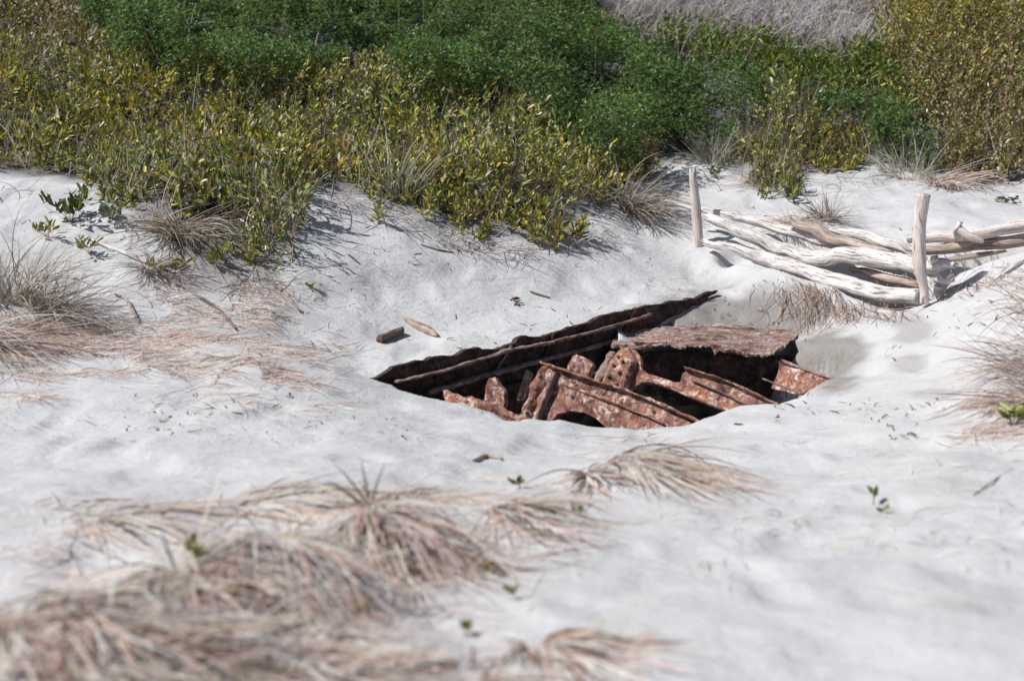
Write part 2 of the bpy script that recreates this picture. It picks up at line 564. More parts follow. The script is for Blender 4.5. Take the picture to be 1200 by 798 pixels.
# ------------------------------------------------------------------ generic shapes
def frame_of(d):
    d = d / (np.linalg.norm(d, axis=-1, keepdims=True) + 1e-9)
    up = np.zeros_like(d)
    up[..., 2] = 1
    s = np.cross(d, up)
    bad = np.linalg.norm(s, axis=-1) < 1e-3
    s[bad] = [1, 0, 0]
    s /= np.linalg.norm(s, axis=-1, keepdims=True)
    return d, s, np.cross(s, d)


def smooth_path(pts, n):
    pts = np.asarray(pts, float)
    if len(pts) < 3:
        t = np.linspace(0, 1, n)[:, None]
        return pts[0] * (1 - t) + pts[-1] * t
    seg = np.concatenate([[0], np.cumsum(np.linalg.norm(np.diff(pts, axis=0), axis=1))])
    ext = np.vstack([2 * pts[0] - pts[1], pts, 2 * pts[-1] - pts[-2]])
    out = []
    for s in np.linspace(0, seg[-1], n):
        i = min(np.searchsorted(seg, s, 'right') - 1, len(pts) - 2)
        t = (s - seg[i]) / max(seg[i + 1] - seg[i], 1e-9)
        p0, p1, p2, p3 = ext[i], ext[i + 1], ext[i + 2], ext[i + 3]
        out.append(.5 * ((2 * p1) + (-p0 + p2) * t + (2 * p0 - 5 * p1 + 4 * p2 - p3) * t * t + (-p0 + 3 * p1 - 3 * p2 + p3) * t ** 3))
    return np.array(out)


def log_data(pts, radii, n=46, m=18, rough=.22, seed=0, jag=(0, 0), twist=.6):
    """gnarled tapering timber along a path; returns verts, quads, grain vectors"""
    c = smooth_path(pts, n)
    L = np.concatenate([[0], np.cumsum(np.linalg.norm(np.diff(c, axis=0), axis=1))])
    wv = np.stack([fbm(L * 2.6 + 7.7 * seed, 0 * L + k, 400 + k, 3) for k in range(3)], 1) * float(np.mean(radii)) * 1.5 * (rough > .15)
    c = c + wv
    r = np.interp(np.linspace(0, 1, n), np.linspace(0, 1, len(radii)), radii) * (.88 if rough > .15 and m > 12 else 1.)
    d, s, w = frame_of(np.gradient(c, axis=0))
    a = np.linspace(0, 2 * math.pi, m, endpoint=False)
    A = a[None] + twist * L[:, None]
    lump = 1 + rough * 2 * (fbm(np.cos(a)[None] * 1.1 + 3 * seed + 0 * L[:, None], np.sin(a)[None] * 1.1 + L[:, None] * 2.2, seed + 3, 3)) \
        + rough * .9 * (fbm(np.cos(a)[None] * 3 + 5 * seed + 0 * L[:, None], np.sin(a)[None] * 3 + L[:, None] * .9, seed + 13, 3))
    rr = r[:, None] * lump
    off = np.zeros((n, m))
    if jag[0]:
        off[0] = -jag[0] * R.uniform(-.3, 1, m)
    if jag[1]:
        off[-1] = jag[1] * R.uniform(-.3, 1, m)
        off[-2] = off[-1] * .3
    vv = c[:, None] + rr[..., None] * (np.cos(A)[..., None] * s[:, None] + np.sin(A)[..., None] * w[:, None]) + off[..., None] * d[:, None]
    g = np.stack([rr * np.cos(A) + seed * .7, rr * np.sin(A), np.repeat(L[:, None], m, 1) + off], -1)
    ii = np.arange(n * m).reshape(n, m)
    q = np.stack([ii[:-1], np.roll(ii, -1, 1)[:-1], np.roll(ii, -1, 1)[1:], ii[1:]], -1).reshape(-1, 4)
    verts = [vv.reshape(-1, 3)]
    gr = [g.reshape(-1, 3)]
    faces = [q]
    base = n * m
    for e, sgn in ((0, -1), (n - 1, 1)):
        ctr = vv[e].mean(0) + d[e] * sgn * r[e] * .12
        ring2 = ctr + (vv[e] - ctr) * .55 + d[e] * sgn * r[e] * .08
        gg = g[e] * .55
        gg[:, 2] = g[e][:, 2] + sgn * 0.03
        verts += [ring2, ctr[None]]
        gr += [gg, np.array([[seed * .7, 0, g[e][0, 2] + sgn * .05]])]
        r1, r2 = ii[e], base + np.arange(m)
        f = np.stack([r1, np.roll(r1, -1), np.roll(r2, -1), r2], -1)
        t = np.stack([r2, np.roll(r2, -1), np.full(m, base + m)], -1)
        if sgn < 0:
            f, t = f[:, ::-1], t[:, ::-1]
        faces += [f, t]
        base += m + 1
    return np.vstack(verts), faces, np.vstack(gr)


def join(parts):
    vs, fs, gs, b = [], [], [], 0
    for v, f, g in parts:
        vs.append(v)
        gs.append(g)
        fs += [x + b for x in f]
        b += len(v)
    by = {}
    for f in fs:
        by.setdefault(f.shape[1], []).append(f)
    return np.vstack(vs), [np.vstack(x) for x in by.values()], np.vstack(gs)


def log(name, pts, radii, mat, label=None, cat=None, group=None, extra=(), parent=None, **kw):
    parts = [log_data(pts, radii, **kw)] + list(extra)
    v, f, g = join(parts)
    o = npmesh(name, v, f, mat, parent, None, g, origin=np.asarray(pts[0]) if parent is None else None)
    if label:
        tag(o, label, cat, group)
    return o


def plate(name, outline, p0, p1, thick, mat, parent, step=.03, ragged=.012, bump=.012, tilt=0., seed=0, bow=0., extra=None):
    """upright corroded plate whose outline is given as sight lines onto the vertical plane through p0-p1"""
    p0, p1 = np.asarray(p0), np.asarray(p1)
    e = (p1 - p0)
    e[2] = 0
    e = e / np.linalg.norm(e)
    n = np.array([e[1], -e[0], 0])          # towards the viewer
    if n[1] > 0:
        n = -n
    upv = np.array([0, 0, 1.0])
    nn = n * math.cos(tilt) + upv * math.sin(tilt)
    upp = upv * math.cos(tilt) - n * math.sin(tilt)
    eye = np.array([0, 0, CAMZ])
    pts = []
    for u, v in outline:
        d = P(u, v, 1.0) - eye
        t = np.dot(p0 - eye, nn) / np.dot(d, nn)
        q = eye + d * t - p0
        pts.append((np.dot(q, e), np.dot(q, upp)))
    # densify and fray the outline
    out = []
    for i, a in enumerate(pts):
        b = pts[(i + 1) % len(pts)]
        L = math.hypot(b[0] - a[0], b[1] - a[1])
        k = max(1, int(L / step))
        for j in range(k):
            t = j / k
            x, y = a[0] + (b[0] - a[0]) * t, a[1] + (b[1] - a[1]) * t
            out.append((x + ragged * 2.6 * float(fbm(x * 6 + 7 * seed, y * 6, 3, 5)), y + ragged * 2.6 * float(fbm(x * 6 - 5 * seed, y * 6 + 40, 9, 5))))
    xs, ys = [p[0] for p in out], [p[1] for p in out]
    inner = []
    for x in np.arange(min(xs) + step * .5, max(xs), step):
        for y in np.arange(min(ys) + step * .5, max(ys), step):
            inner.append((x + R.uniform(-.2, .2) * step, y + R.uniform(-.2, .2) * step))
    ia = np.array(inner)
    if len(ia):
        keep = inpoly(ia[:, 0], ia[:, 1], out)
        oa = np.array(out)
        dm = np.min(np.hypot(ia[:, None, 0] - oa[None, :, 0], ia[:, None, 1] - oa[None, :, 1]), 1)
        ia = ia[keep & (dm > step * .45)]
    allp = [Vector(p) for p in out] + [Vector(p) for p in ia]
    edges = [(i, (i + 1) % len(out)) for i in range(len(out))]
    vo, eo, fo, _, _, _ = geometry.delaunay_2d_cdt(allp, edges, [], 1, 1e-5)
    vo = np.array([(p[0], p[1]) for p in vo])
    fo = np.array([f for f in fo if len(f) == 3], int)
    x, y = vo[:, 0], vo[:, 1]
    f0 = fo[0]
    nz = fbm(x * 9 + 3 * seed, y * 9, 5 + seed, 4) * bump * 2.2 + bow * np.sin(x * 5 + seed)
    if extra is not None:
        nz = nz + extra(x, y)
    A = p0[None] + x[:, None] * e + y[:, None] * upp
    nz2 = fbm(x * 11 - 3 * seed, y * 11 + 5, 25 + seed, 3) * bump * 1.2
    front = A + nn * (thick / 2 + nz)[:, None]
    back = A + nn * (-thick / 2 + nz * .8 + np.minimum(nz2, 0))[:, None]
    nv = len(vo)
    # orientation so the front faces the viewer
    c = np.cross(front[fo[:, 1]] - front[fo[:, 0]], front[fo[:, 2]] - front[fo[:, 0]])
    flip = (c @ nn) < 0
    fo[flip] = fo[flip][:, ::-1]
    cnt = {}
    for tri in fo:
        for a, b in ((0, 1), (1, 2), (2, 0)):
            cnt[(tri[a], tri[b])] = 1
    be = np.array([k for k in cnt if (k[1], k[0]) not in cnt], int)
    # separate rim vertices keep the edges crisp
    rim = np.vstack([front, back])
    side = np.stack([be[:, 1], be[:, 0], be[:, 0] + nv, be[:, 1] + nv], -1) + 2 * nv
    return npmesh(name, np.vstack([front, back, rim]), [np.vstack([fo, fo[:, ::-1] + nv]), side], mat, parent)


def strip(name, pts, width_dir, width, up_dir, thick, mat, parent, n=60, rough=.01, seed=0, taper=(1, 1)):
    """a bar of rectangular section with a corroded outline along a path"""
    c = smooth_path(pts, n)
    t = np.linspace(0, 1, n)
    wd = np.asarray(width_dir, float)
    wd /= np.linalg.norm(wd)
    ud = np.asarray(up_dir, float)
    ud /= np.linalg.norm(ud)
    L = np.concatenate([[0], np.cumsum(np.linalg.norm(np.diff(c, axis=0), axis=1))])
    tp = np.interp(t, [0, .08, .92, 1], [taper[0] * .6, taper[0], taper[1], taper[1] * .6])
    w = width * tp * (1 + .7 * fbm(L * 14, 0 * L + seed, seed, 3))
    h = thick * (1 + .9 * fbm(L * 16, 0 * L + seed + 9, seed + 4, 3))
    prof = [(-.5, -.5), (0, -.52), (.5, -.5), (.54, 0), (.5, .5), (0, .53), (-.5, .5), (-.53, 0)]
    rings = []
    for k, (a, b) in enumerate(prof):
        j = rough * 2 * fbm(L * 22 + k * 3.7, 0 * L + k, seed + k, 3)
        rings.append(c + wd * (a * w + j)[:, None] + ud * (b * h + j * .6)[:, None])
    vv = np.stack(rings, 1)
    m = len(prof)
    ii = np.arange(n * m).reshape(n, m)
    q = np.stack([ii[:-1], np.roll(ii, -1, 1)[:-1], np.roll(ii, -1, 1)[1:], ii[1:]], -1).reshape(-1, 4)
    caps = np.stack([ii[0][::-1], ii[-1]])
    return npmesh(name, vv.reshape(-1, 3), [q, caps], mat, parent, smooth=False)


def rivets(name, pts, nrm, r, mat, parent):
    if len(pts) > 1:
        for p in pts:
            rivets('rivet', [p], nrm, r, mat, parent)
        return
    vs, fs = [], []
    b = 0
    nrm = np.asarray(nrm, float)
    nrm /= np.linalg.norm(nrm)
    _, s, w = frame_of(nrm[None])
    s, w = s[0], w[0]
    for p in pts:
        rr = r * random.uniform(.75, 1.15)
        rings = [(1.0, -.2), (.95, .25), (.65, .6), (.2, .78)]
        for q, h in rings:
            for k in range(9):
                a = k / 9 * 2 * math.pi
                vs.append(p + rr * q * (math.cos(a) * s + math.sin(a) * w) + nrm * rr * h)
        for j in range(3):
            for k in range(9):
                fs.append((b + j * 9 + k, b + j * 9 + (k + 1) % 9, b + (j + 1) * 9 + (k + 1) % 9, b + (j + 1) * 9 + k))
        b += 36
    return npmesh(name, np.array(vs), np.array(fs), mat, parent)


# ------------------------------------------------------------------ the wreck
wreck = thing('shipwreck', P(700, 450, 9.5), 'rusted iron shipwreck half buried in the sand hollow, with ragged hull plate and bent frames', 'shipwreck')
toward = np.array([hd[1], -hd[0], 0])
top = [(440, 441), (465, 430.5), (512, 420), (545, 411), (580, 405), (612, 396), (645, 389), (690, 376), (720, 368.5), (757, 359), (800, 352), (842, 341)]
bot = [(838, 345), (824, 353), (808, 365), (795, 380), (765, 396), (740, 404), (724, 440), (680, 490), (600, 510), (520, 505), (470, 466), (446, 447)]


def folds(x, y):
    return .022 * fbm(x * 5 + y * 4, y * 1.5 - x * .5, 8, 4) + .035 * fbm(x * 2.2, y * 10, 18, 4)


hull = plate('hull_plate', top + bot, HA, HB, .045, M_HULL, wreck, .016, .03, .012, .10, 1, 0, folds)
hull['label'] = 'long hull plate darkened as in shade, with a ragged top edge'


def hullpt(u, v, off=.0):
    """point on the hull plate plane seen at (u, v)"""
    nn = np.array([toward[0] * math.cos(.10), toward[1] * math.cos(.10), math.sin(.10)])
    eye = np.array([0, 0, CAMZ])
    d = P(u, v, 1.0) - eye
    t = np.dot(HA - eye, nn) / np.dot(d, nn)
    return eye + d * t + nn * off


strip('stringer', [hullpt(u, v, .05) for u, v in ((458, 447), (515, 433), (565, 418), (594, 409), (643, 400), (715, 381), (757, 368))], toward, .05, (0, 0, 1), .018, M_EDGE, hull, 90, .012, 2, (1, .6))
strip('stringer', [hullpt(u, v, .065) for u, v in ((494, 459), (556, 440), (580, 434), (643, 417), (672, 410), (716, 398), (767, 384), (786, 377), (806, 366))], toward, .075, (0, 0, 1), .022, M_EDGE, hull, 110, .013, 3, (1.2, .4))
for (a, b, sd) in (((596, 404), (579, 432), 5), ((742, 363), (722, 397), 7), ((511, 424), (507, 444), 8), ((646, 391), (634, 418), 9)):
    strip('stiffener', [hullpt(*a, .022), hullpt(*b, .03)], hd.tolist() + [0], .022, toward, .02, M_EDGE if sd == 5 else M_HULL, hull, 14, .008, sd)

# deck plate bridging the right of the pit, dark hollow under it
fe = [(715, 403), (740, 403), (765, 403), (800, 403), (830, 406), (860, 410), (893, 414), (905, 412), (918, 407)]
fy = [10.35, 10.3, 10.25, 10.2, 10.15, 10.1, 10.08, 10.1, 10.15]
be_ = [(724, 397), (748, 394), (775, 391), (800, 390), (830, 387), (860, 389), (893, 392), (915, 394), (937, 398)]
nS, nT = 200, 34
F = smooth_path([P(u, v, y) for (u, v), y in zip(fe, fy)], nS)
B = smooth_path([P(u, v, y) for (u, v), y in zip(be_, (10.62, 10.72, 10.8, 10.86, 10.92, 10.93, 10.92, 10.9, 10.85))], nS)
s_ = np.linspace(0, 1, nS)
lip = .12 * fbm(s_ * 17, 0 * s_, 4, 5)
T = np.linspace(0, 1, nT)
Q = F[:, None] + (B - F)[:, None] * T[None, :, None]
Q[..., 1] += (lip[:, None] * (1 - T[None]) ** 2)
lay = fbm(s_[:, None] * 7 + 0 * T[None], T[None] * 9 + 0 * s_[:, None], 14, 4)
step_ = np.floor(T[None] * 5 + 2.4 * fbm(s_[:, None] * 6 + 0 * T[None], T[None] * 2 + 0 * s_[:, None], 24, 3)) / 5
Q[..., 2] += .045 * lay + .05 * step_ + .012 * fbm(s_[:, None] * 40 + 0 * T[None], T[None] * 14 + 0 * s_[:, None], 64, 3)
th = .010 + .03 * np.clip(fbm(s_ * 14, 0 * s_ + 3, 34, 4) + .15, 0, 1)
Q2 = Q.copy()
Q2[..., 2] -= th[:, None] * (1 - .3 * T[None])
nn_ = nS * nT
ii = np.arange(nn_).reshape(nS, nT)
qt = np.stack([ii[:-1, :-1], ii[1:, :-1], ii[1:, 1:], ii[:-1, 1:]], -1).reshape(-1, 4)
rim = np.concatenate([ii[:, 0], ii[-1, 1:], ii[::-1, -1][1:], ii[0, ::-1][1:-1]])
sd = np.stack([rim, rim + nn_, np.roll(rim, -1) + nn_, np.roll(rim, -1)], -1) + 2 * nn_
dv = np.vstack([Q.reshape(-1, 3), Q2.reshape(-1, 3)])
dk = npmesh('deck_plate', np.vstack([dv, dv]), [np.vstack([qt, qt[:, ::-1] + nn_, sd])], M_DECK, wreck)
dk['label'] = 'pale layered deck plate bridging the dark hollow'
# flakes hanging from the deck plate's front edge
for k, (u0, u1, v0, dp, Y) in enumerate(((741, 765, 403, 12, 10.3), (832, 845, 406, 10, 10.16), (868, 878, 411, 8, 10.1), (776, 782, 403, 4, 10.24))):
    ol = [(u0, v0 - 2), (u1, v0 - 2), (u1 - 1, v0 + dp * .4), (u1 - (u1 - u0) * .3, v0 + dp * .6), ((u0 + u1) / 2, v0 + dp), (u0 + (u1 - u0) * .3, v0 + dp * .5)]
    plate('hanging_flake', ol, P(u0, v0, Y), P(u1, v0, Y - .03), .012, M_RUST, wreck, .012, .008, .006, 0, 30 + k)
# added dark sheet standing in for shade at the back of the hollow
plate('pit_shade_sheet', [(712, 414), (800, 412), (900, 419), (938, 414), (930, 470), (715, 478)], P(720, 400, 10.36), P(940, 400, 10.42), .03, M_HULL, wreck, .05, .01, .02, 0, 4)



def tilted(p0, p1, tilt):
    e = (np.asarray(p1) - p0) * np.array([1, 1, 0])
    e /= np.linalg.norm(e)
    n = np.array([e[1], -e[0], 0.])
    if n[1] > 0: n = -n
    nn = n * math.cos(tilt) + np.array([0, 0, math.sin(tilt)])
    eye = np.array([0, 0, CAMZ])

    def f(u, v, off=0.):
        d = P(u, v, 1.0) - eye
        return eye + d * (np.dot(np.asarray(p0) - eye, nn) / np.dot(d, nn)) + nn * off
    return f, nn


# first great frame: riveted web plate with a bottom arch, end flange and cap rail
a0, a1 = P(641, 428, 9.1), P(822, 496, 8.35)
web = [(643, 432), (660, 437), (690, 446), (720, 456), (750, 467), (785, 482), (815, 500), (800, 512), (760, 514), (715, 506), (700, 491), (685, 483), (668, 481), (655, 486), (645, 498), (636, 512), (616, 512), (622, 490), (630, 470), (637, 450)]


def webrelief(x, y):
    return .022 * sstep(np.abs((y + .36 * x) + .035), .02, .05) * -1 + .02


F1T = .55
fr = plate('frame', web, a0, a1, .03, M_RUST, wreck, .02, .007, .012, F1T, 6, 0, webrelief)
fr['label'] = 'riveted frame with a low arch, nearest the front lip'
f1, n1 = tilted(a0, a1, F1T)
up1 = np.array([0, 0, 1.0])
strip('cap_rail', [f1(u, v, .03) for u, v in ((638, 428), (668, 438), (700, 449), (735, 460), (765, 471), (795, 484), (824, 497))], n1, .075, up1, .016, M_RUST, fr, 90, .012, 12, (1, .8))
strip('ledge', [f1(u, v, .025) for u, v in ((660, 452), (700, 466), (750, 485), (790, 502))], n1, .03, up1, .014, M_RUST, fr, 50, .007, 13)
strip('end_flange', [f1(u, v, .02) for u, v in ((644, 431), (634, 455), (624, 480), (614, 506))], n1, .05, np.array([1., .2, 0]), .085, M_RUST, fr, 36, .012, 15)
strip('end_flange', [f1(u, v, .05) for u, v in ((657, 440), (650, 460), (641, 480), (632, 506))], n1, .06, np.array([1., .2, 0]), .022, M_EDGE, fr, 36, .008, 16)
rivets('rivet', [f1(637 - k * 5.2, 444 + k * 14, .05) for k in range(4)], n1, .016, M_EDGE, fr)
rivets('rivet', [f1(676 + k * 29 + 5 * math.sin(k * 9), 450 + k * 11, .03) for k in range(4)], n1, .011, M_EDGE, fr)
rivets('rivet', [f1(672 + k * 26, 466 + k * 8.6, .03) for k in range(2)], n1, .011, M_EDGE, fr)

# second frame: corroded knee, thin arched neck, boxed beam running down to the right
b0, b1 = P(722, 412, 9.75), P(922, 484, 8.95)
knee = [(729, 410), (738, 408), (745, 412), (751, 420), (752, 432), (760, 438), (775, 443), (790, 448), (798, 448), (802, 438), (808, 434), (818, 436), (830, 440), (850, 446), (872, 456), (895, 467), (922, 479), (918, 484), (895, 487), (868, 486),
        (845, 478), (820, 468), (800, 461), (780, 452), (765, 449), (752, 450), (743, 454), (738, 461), (722, 458), (706, 452), (710, 440), (716, 424)]
F2T = .5
fr2 = plate('frame', knee, b0, b1, .035, M_RUSTO, wreck, .018, .009, .012, F2T, 9, 0,
            lambda x, y: .035 * np.exp(-((y + .42 * x - .02) / .022) ** 2) * sstep(x, .4, .5))
fr2['label'] = 'orange rusted frame with a thin arched neck'
f2, n2 = tilted(b0, b1, F2T)
strip('cap_rail', [f2(u, v, .03) for u, v in ((806, 434), (828, 440), (850, 447), (885, 462), (924, 481))], n2, .085, up1, .015, M_RUST, fr2, 60, .01, 21, (.9, .7))
strip('ledge', [f2(u, v, .035) for u, v in ((814, 447), (840, 458), (862, 468), (884, 479))], n2, .03, up1, .014, M_EDGE, fr2, 40, .006, 23)
strip('bottom_flange', [f2(u, v, .03) for u, v in ((752, 450), (775, 452), (810, 466), (845, 479), (868, 487))], n2, .05, up1, .014, M_RUSTO, fr2, 50, .008, 22)
strip('end_flange', [f2(u, v, .04) for u, v in ((738, 410), (746, 425), (742, 442), (736, 459))], n2, .06, np.array([1., .2, 0]), .03, M_RUST, fr2, 30, .01, 24)
rivets('rivet', [f2(u, v, .03) for u, v in ((726, 419), (720, 428), (731, 424), (727, 437), (715, 442), (724, 451))], n2, .016, M_EDGE, fr2)
strip('strut', [P(718, 412, 10.05), P(709, 430, 9.95), P(697, 452, 9.8)], (1, .2, 0), .05, (.3, -.9, 0), .05, M_EDGE, wreck, 24, .01, 31)

# broken pieces
bm_ = strip('beam', [P(521, 463, 9.0), P(545, 470, 8.9), P(575, 478, 8.75), P(612, 493, 8.5), P(640, 505, 8.35)], (.35, -.9, 0), .12, (0, 0, 1), .055, M_RUST, wreck, 50, .022, 41)
plate('beam_web', [(523, 466), (545, 473), (575, 482), (606, 495), (600, 506), (560, 503), (540, 488), (526, 480)], P(523, 470, 8.98), P(606, 495, 8.52), .025, M_RUSTO, wreck, .02, .01, .014, .5, 43)
plate('bracket', [(574, 445), (580, 443), (588, 453), (594, 458), (594, 472), (588, 488), (572, 486), (568, 470)], P(570, 470, 9.15), P(596, 470, 9.05), .045, M_RUST, wreck, .018, .012, .02, .4, 44)
plate('bracket', [(672, 418), (678, 416), (690, 422), (697, 430), (693, 440), (686, 452), (668, 450), (664, 436)], P(664, 436, 9.55), P(697, 436, 9.4), .045, M_RUST, wreck, .018, .012, .02, .4, 45)
plate('bracket', [(617, 434), (626, 438), (622, 455), (615, 470), (606, 470), (610, 452)], P(606, 450, 9.3), P(628, 450, 9.25), .03, M_HULL, wreck, .018, .012, .015, .1, 46)
plate('side_plate', [(916, 424), (935, 431), (960, 440), (984, 446), (975, 452), (955, 460), (930, 462), (905, 456), (912, 440)], P(908, 440, 9.75), P(985, 446, 9.3), .035, M_RUST, wreck, .02, .012, .014, .55, 47)
strip('cap_rail', [P(916, 423, 9.74), P(945, 433, 9.57), P(985, 446, 9.3)], (.3, -.9, 0), .07, (0, 0, 1), .018, M_EDGE, wreck, 30, .012, 48)
strip('bent_bar', [P(894, 444, 9.55), P(910, 450, 9.5), P(938, 461, 9.3)], (.3, -.9, 0), .03, (0, 0, 1), .016, M_EDGE, wreck, 24, .006, 49)
strip('keelson', [P(560, 462, 9.6), P(640, 446, 9.9), P(720, 440, 10.1)], (.3, -.9, 0), .08, (0, 0, 1), .06, M_HULL, wreck, 40, .02, 50)


# ------------------------------------------------------------------ driftwood
def yl(u, off=0.):
    return 12.5 - (u - 818) / 264.0 * 1.85 + off


def lp(pts, off=0., dz=0.):
    return [P(u, v, yl(u, off)) + np.array([0, 0, dz]) for u, v in pts]


DG = 'driftwood logs stacked between the two posts'
g1 = G(818, 288)
Y1 = g1[1]
log('driftwood_post', [g1 - np.array([0, 0, .2]), P(818, 283, Y1), P(816, 250, Y1 + .02), P(813, 218, Y1 + .03), P(811.5, 201, Y1 + .04)], [.05, .047, .043, .04, .03], M_POST,
    'bleached driftwood post with a splintered point, standing at the left end of the log pile', 'post', 'driftwood posts', rough=.12, seed=1, jag=(0, .05), n=30)
log('driftwood_post', [P(1083, 356, 10.44), P(1083, 340, 10.45), P(1078, 312, 10.46), P(1077, 270, 10.5), P(1080, 240, 10.52), P(1081.5, 228, 10.53)], [.032, .035, .05, .047, .05, .058], M_POST,
    'thick upright driftwood post with flat sawn top at right end of the log pile', 'post', 'driftwood posts', rough=.1, seed=2, n=34)
log('driftwood_log', lp([(829, 286), (842, 289), (864, 293), (892, 303), (920, 312), (950, 320), (976, 327), (1005, 334), (1033, 340), (1062, 346), (1078, 348)]), [.03, .05, .06, .068, .072, .074, .076, .074, .066], M_DRIFT,
    'long pale log lying lowest and frontmost between the two posts', 'log', DG, rough=.34, seed=3, jag=(.06, .01))
rootwad = []
for k, (u, v, du, dv_, r) in enumerate(((1092, 316, 1118, 313, .045), (1094, 322, 1114, 327, .035), (1088, 330, 1105, 338, .03), (1090, 312, 1098, 300, .035), (1100, 330, 1116, 320, .022), (1086, 325, 1098, 346, .03))):
    q0, q1 = P(u, v, 10.62), P(du, dv_, 10.5)
    rootwad.append(log_data([P(1075, 316, 10.72), q0, (q0 + q1) / 2 + R.normal(0, .012, 3), q1], [.04, r * 1.2, r, r * .5], 20, 12, .3, 60 + k, (0, .02)))
log('driftwood_log', lp([(828, 254), (855, 265), (885, 278), (912, 290), (938, 298), (965, 301), (990, 302), (1018, 305), (1043, 309), (1070, 315), (1092, 317)], .1), [.04, .062, .068, .072, .078, .084, .086, .08, .07], M_DRIFT,
    'long curving log above the lowest one, ending in a gnarled root by the right post', 'log', DG, extra=rootwad, rough=.34, seed=4, jag=(.05, 0))
log('driftwood_log', lp([(822, 246), (850, 252), (885, 262), (927, 272), (955, 279), (976, 286), (1007, 297)], .32), [.034, .044, .048, .054, .058, .05, .04], M_DRIFT,
    'thinner log at the back, running from behind the left post', 'log', DG, rough=.34, seed=5, jag=(.04, .05))
log('driftwood_log', lp([(931, 262), (955, 272), (990, 286), (1018, 294), (1043, 301)], .26, .01), [.036, .062, .06, .055, .04], M_DRIFT2,
    'short split log with a dark hollow end, in the middle of the pile', 'log', DG, rough=.3, seed=6, jag=(.08, .04))
log('driftwood_log', lp([(975, 272), (1000, 277), (1026, 283), (1050, 290), (1074, 299)], .42), [.03, .052, .056, .055, .045], M_DRIFT,
    'weathered log half buried in sand at the top of the pile', 'log', DG, rough=.18, seed=7, jag=(.03, .03))
log('driftwood_log', lp([(1000, 316), (1025, 321), (1047, 326), (1076, 331)], .12), [.022, .042, .045, .036], M_DRIFT2,
    'short broken brown piece wedged between the two front logs', 'log', DG, rough=.4, seed=8, jag=(.06, .03))
knot = [log_data([P(1127, 279, 10.98), P(1124, 270, 10.92), P(1128, 262, 10.9)], [.04, .03, .016], 14, 12, .3, 71, (0, .01)),
        log_data([P(1124, 268, 10.93), P(1135, 277, 10.88), P(1150, 281, 10.86)], [.03, .03, .02], 14, 12, .3, 72, (0, .01))]
log('driftwood_log', [P(1064, 279, 11.25), P(1085, 278, 11.2), P(1110, 276, 11.1), P(1131, 275, 11.02), P(1165, 271, 10.95), P(1200, 265, 10.9), P(1270, 256, 10.8), P(1360, 250, 10.7)], [.04, .055, .05, .055, .06, .065, .07, .06], M_POST,
    'white weathered log with a knot, leading out to the right from behind the right post', 'log', 'driftwood logs right of the posts', extra=knot, rough=.36, seed=9, jag=(.02, .02), n=60)
log('driftwood_log', [P(1076, 291, 11.2), P(1110, 292, 11.1), P(1150, 289, 11.0), P(1184, 284, 10.94), P(1250, 275, 10.84)], [.04, .055, .06, .055, .05], M_DRIFT2,
    'reddish brown log in shade under the white knotted log', 'log', 'driftwood logs right of the posts', rough=.25, seed=10, jag=(.03, .02))
log('driftwood_log', [P(1100, 305, 10.95), P(1125, 302, 10.92), P(1152, 298, 10.9), P(1175, 294, 10.88)], [.02, .026, .024, .014], M_DRIFT2,
    'thin brown branch on the sand below the shaded log, right of the root', 'branch', None, rough=.2, seed=11, jag=(.03, .03))
log('driftwood_branch', [P(780, 235, 12.95), P(797, 240, 12.9), P(815, 246, 12.8), P(838, 249, 12.75)], [.007, .014, .018, .012], M_DRIFT,
    'thin grey branch poking out to the left behind the splintered post', 'branch', None, rough=.2, seed=12, n=24, m=10)

# ------------------------------------------------------------------ loose sticks on the sand


def gstick(name, pix, r, mat, label, lift=.4, n=22, cat='stick', group=None, rough=.25, seed=0, rr=None):
    pts = []
    for u, v in pix:
        g = G(u, v)
        g[2] += r * lift
        pts.append(g)
    return log(name, pts, rr or [r * .7, r, r, r * .6], mat, label, cat, group, rough=rough, seed=seed, n=n, m=9, jag=(r * .8, r * .8))


gstick('driftwood_chunk', [(446, 401), (457, 398.5), (471, 393)], .034, M_BARK, 'stubby dark driftwood chunk on the sand left of the hull plate', .7, seed=31, cat='driftwood', rr=[.03, .036, .03, .028])
gstick('driftwood_chip', [(475, 377), (487, 384), (500, 390), (511, 396)], .03, M_DRIFT2, 'flat pointed driftwood chip beside the stubby dark chunk', .5, seed=32, cat='driftwood', rr=[.018, .036, .036, .012])
SG = 'bare sticks on the left sand slope'
gstick('bare_stick', [(102, 281), (125, 292), (150, 302), (172, 311)], .014, M_DRIFT, 'long straight pale stick on the left slope below the leafy plant', 1.2, seed=33, group=SG)
gstick('bare_stick', [(205, 335), (230, 348), (255, 365), (276, 388)], .012, M_BARK, 'dark curved stick on the left slope, right of the long pale stick', 1.2, seed=34, group=SG)
gstick('bare_stick', [(306, 322), (318, 336), (335, 348), (352, 367)], .011, M_DRIFT2, 'reddish bent stick on the slope below the front bush', 1.3, seed=35, group=SG)
gstick('bare_stick', [(135, 349), (150, 357), (163, 381)], .011, M_DRIFT2, 'short forked-looking brown stick beside the tall dry tussock at left', 1.5, seed=36, group=SG)
gstick('bare_stick', [(408, 300), (421, 310)], .008, M_BARK, 'tiny dark stick alone on the open slope right of the front bush', 1.0, seed=37, group=SG)
gstick('bare_stick', [(494, 289), (510, 294), (531, 298)], .008, M_BARK, 'short brown twig on the sand below the middle bush', 1.0, seed=38, group=SG)
gstick('bare_stick', [(622, 345), (632, 348), (644, 351)], .009, M_BARK, 'dark twig on the sand above the middle of the hull plate', 1.0, seed=39)
RG = 'twigs on the right bank'
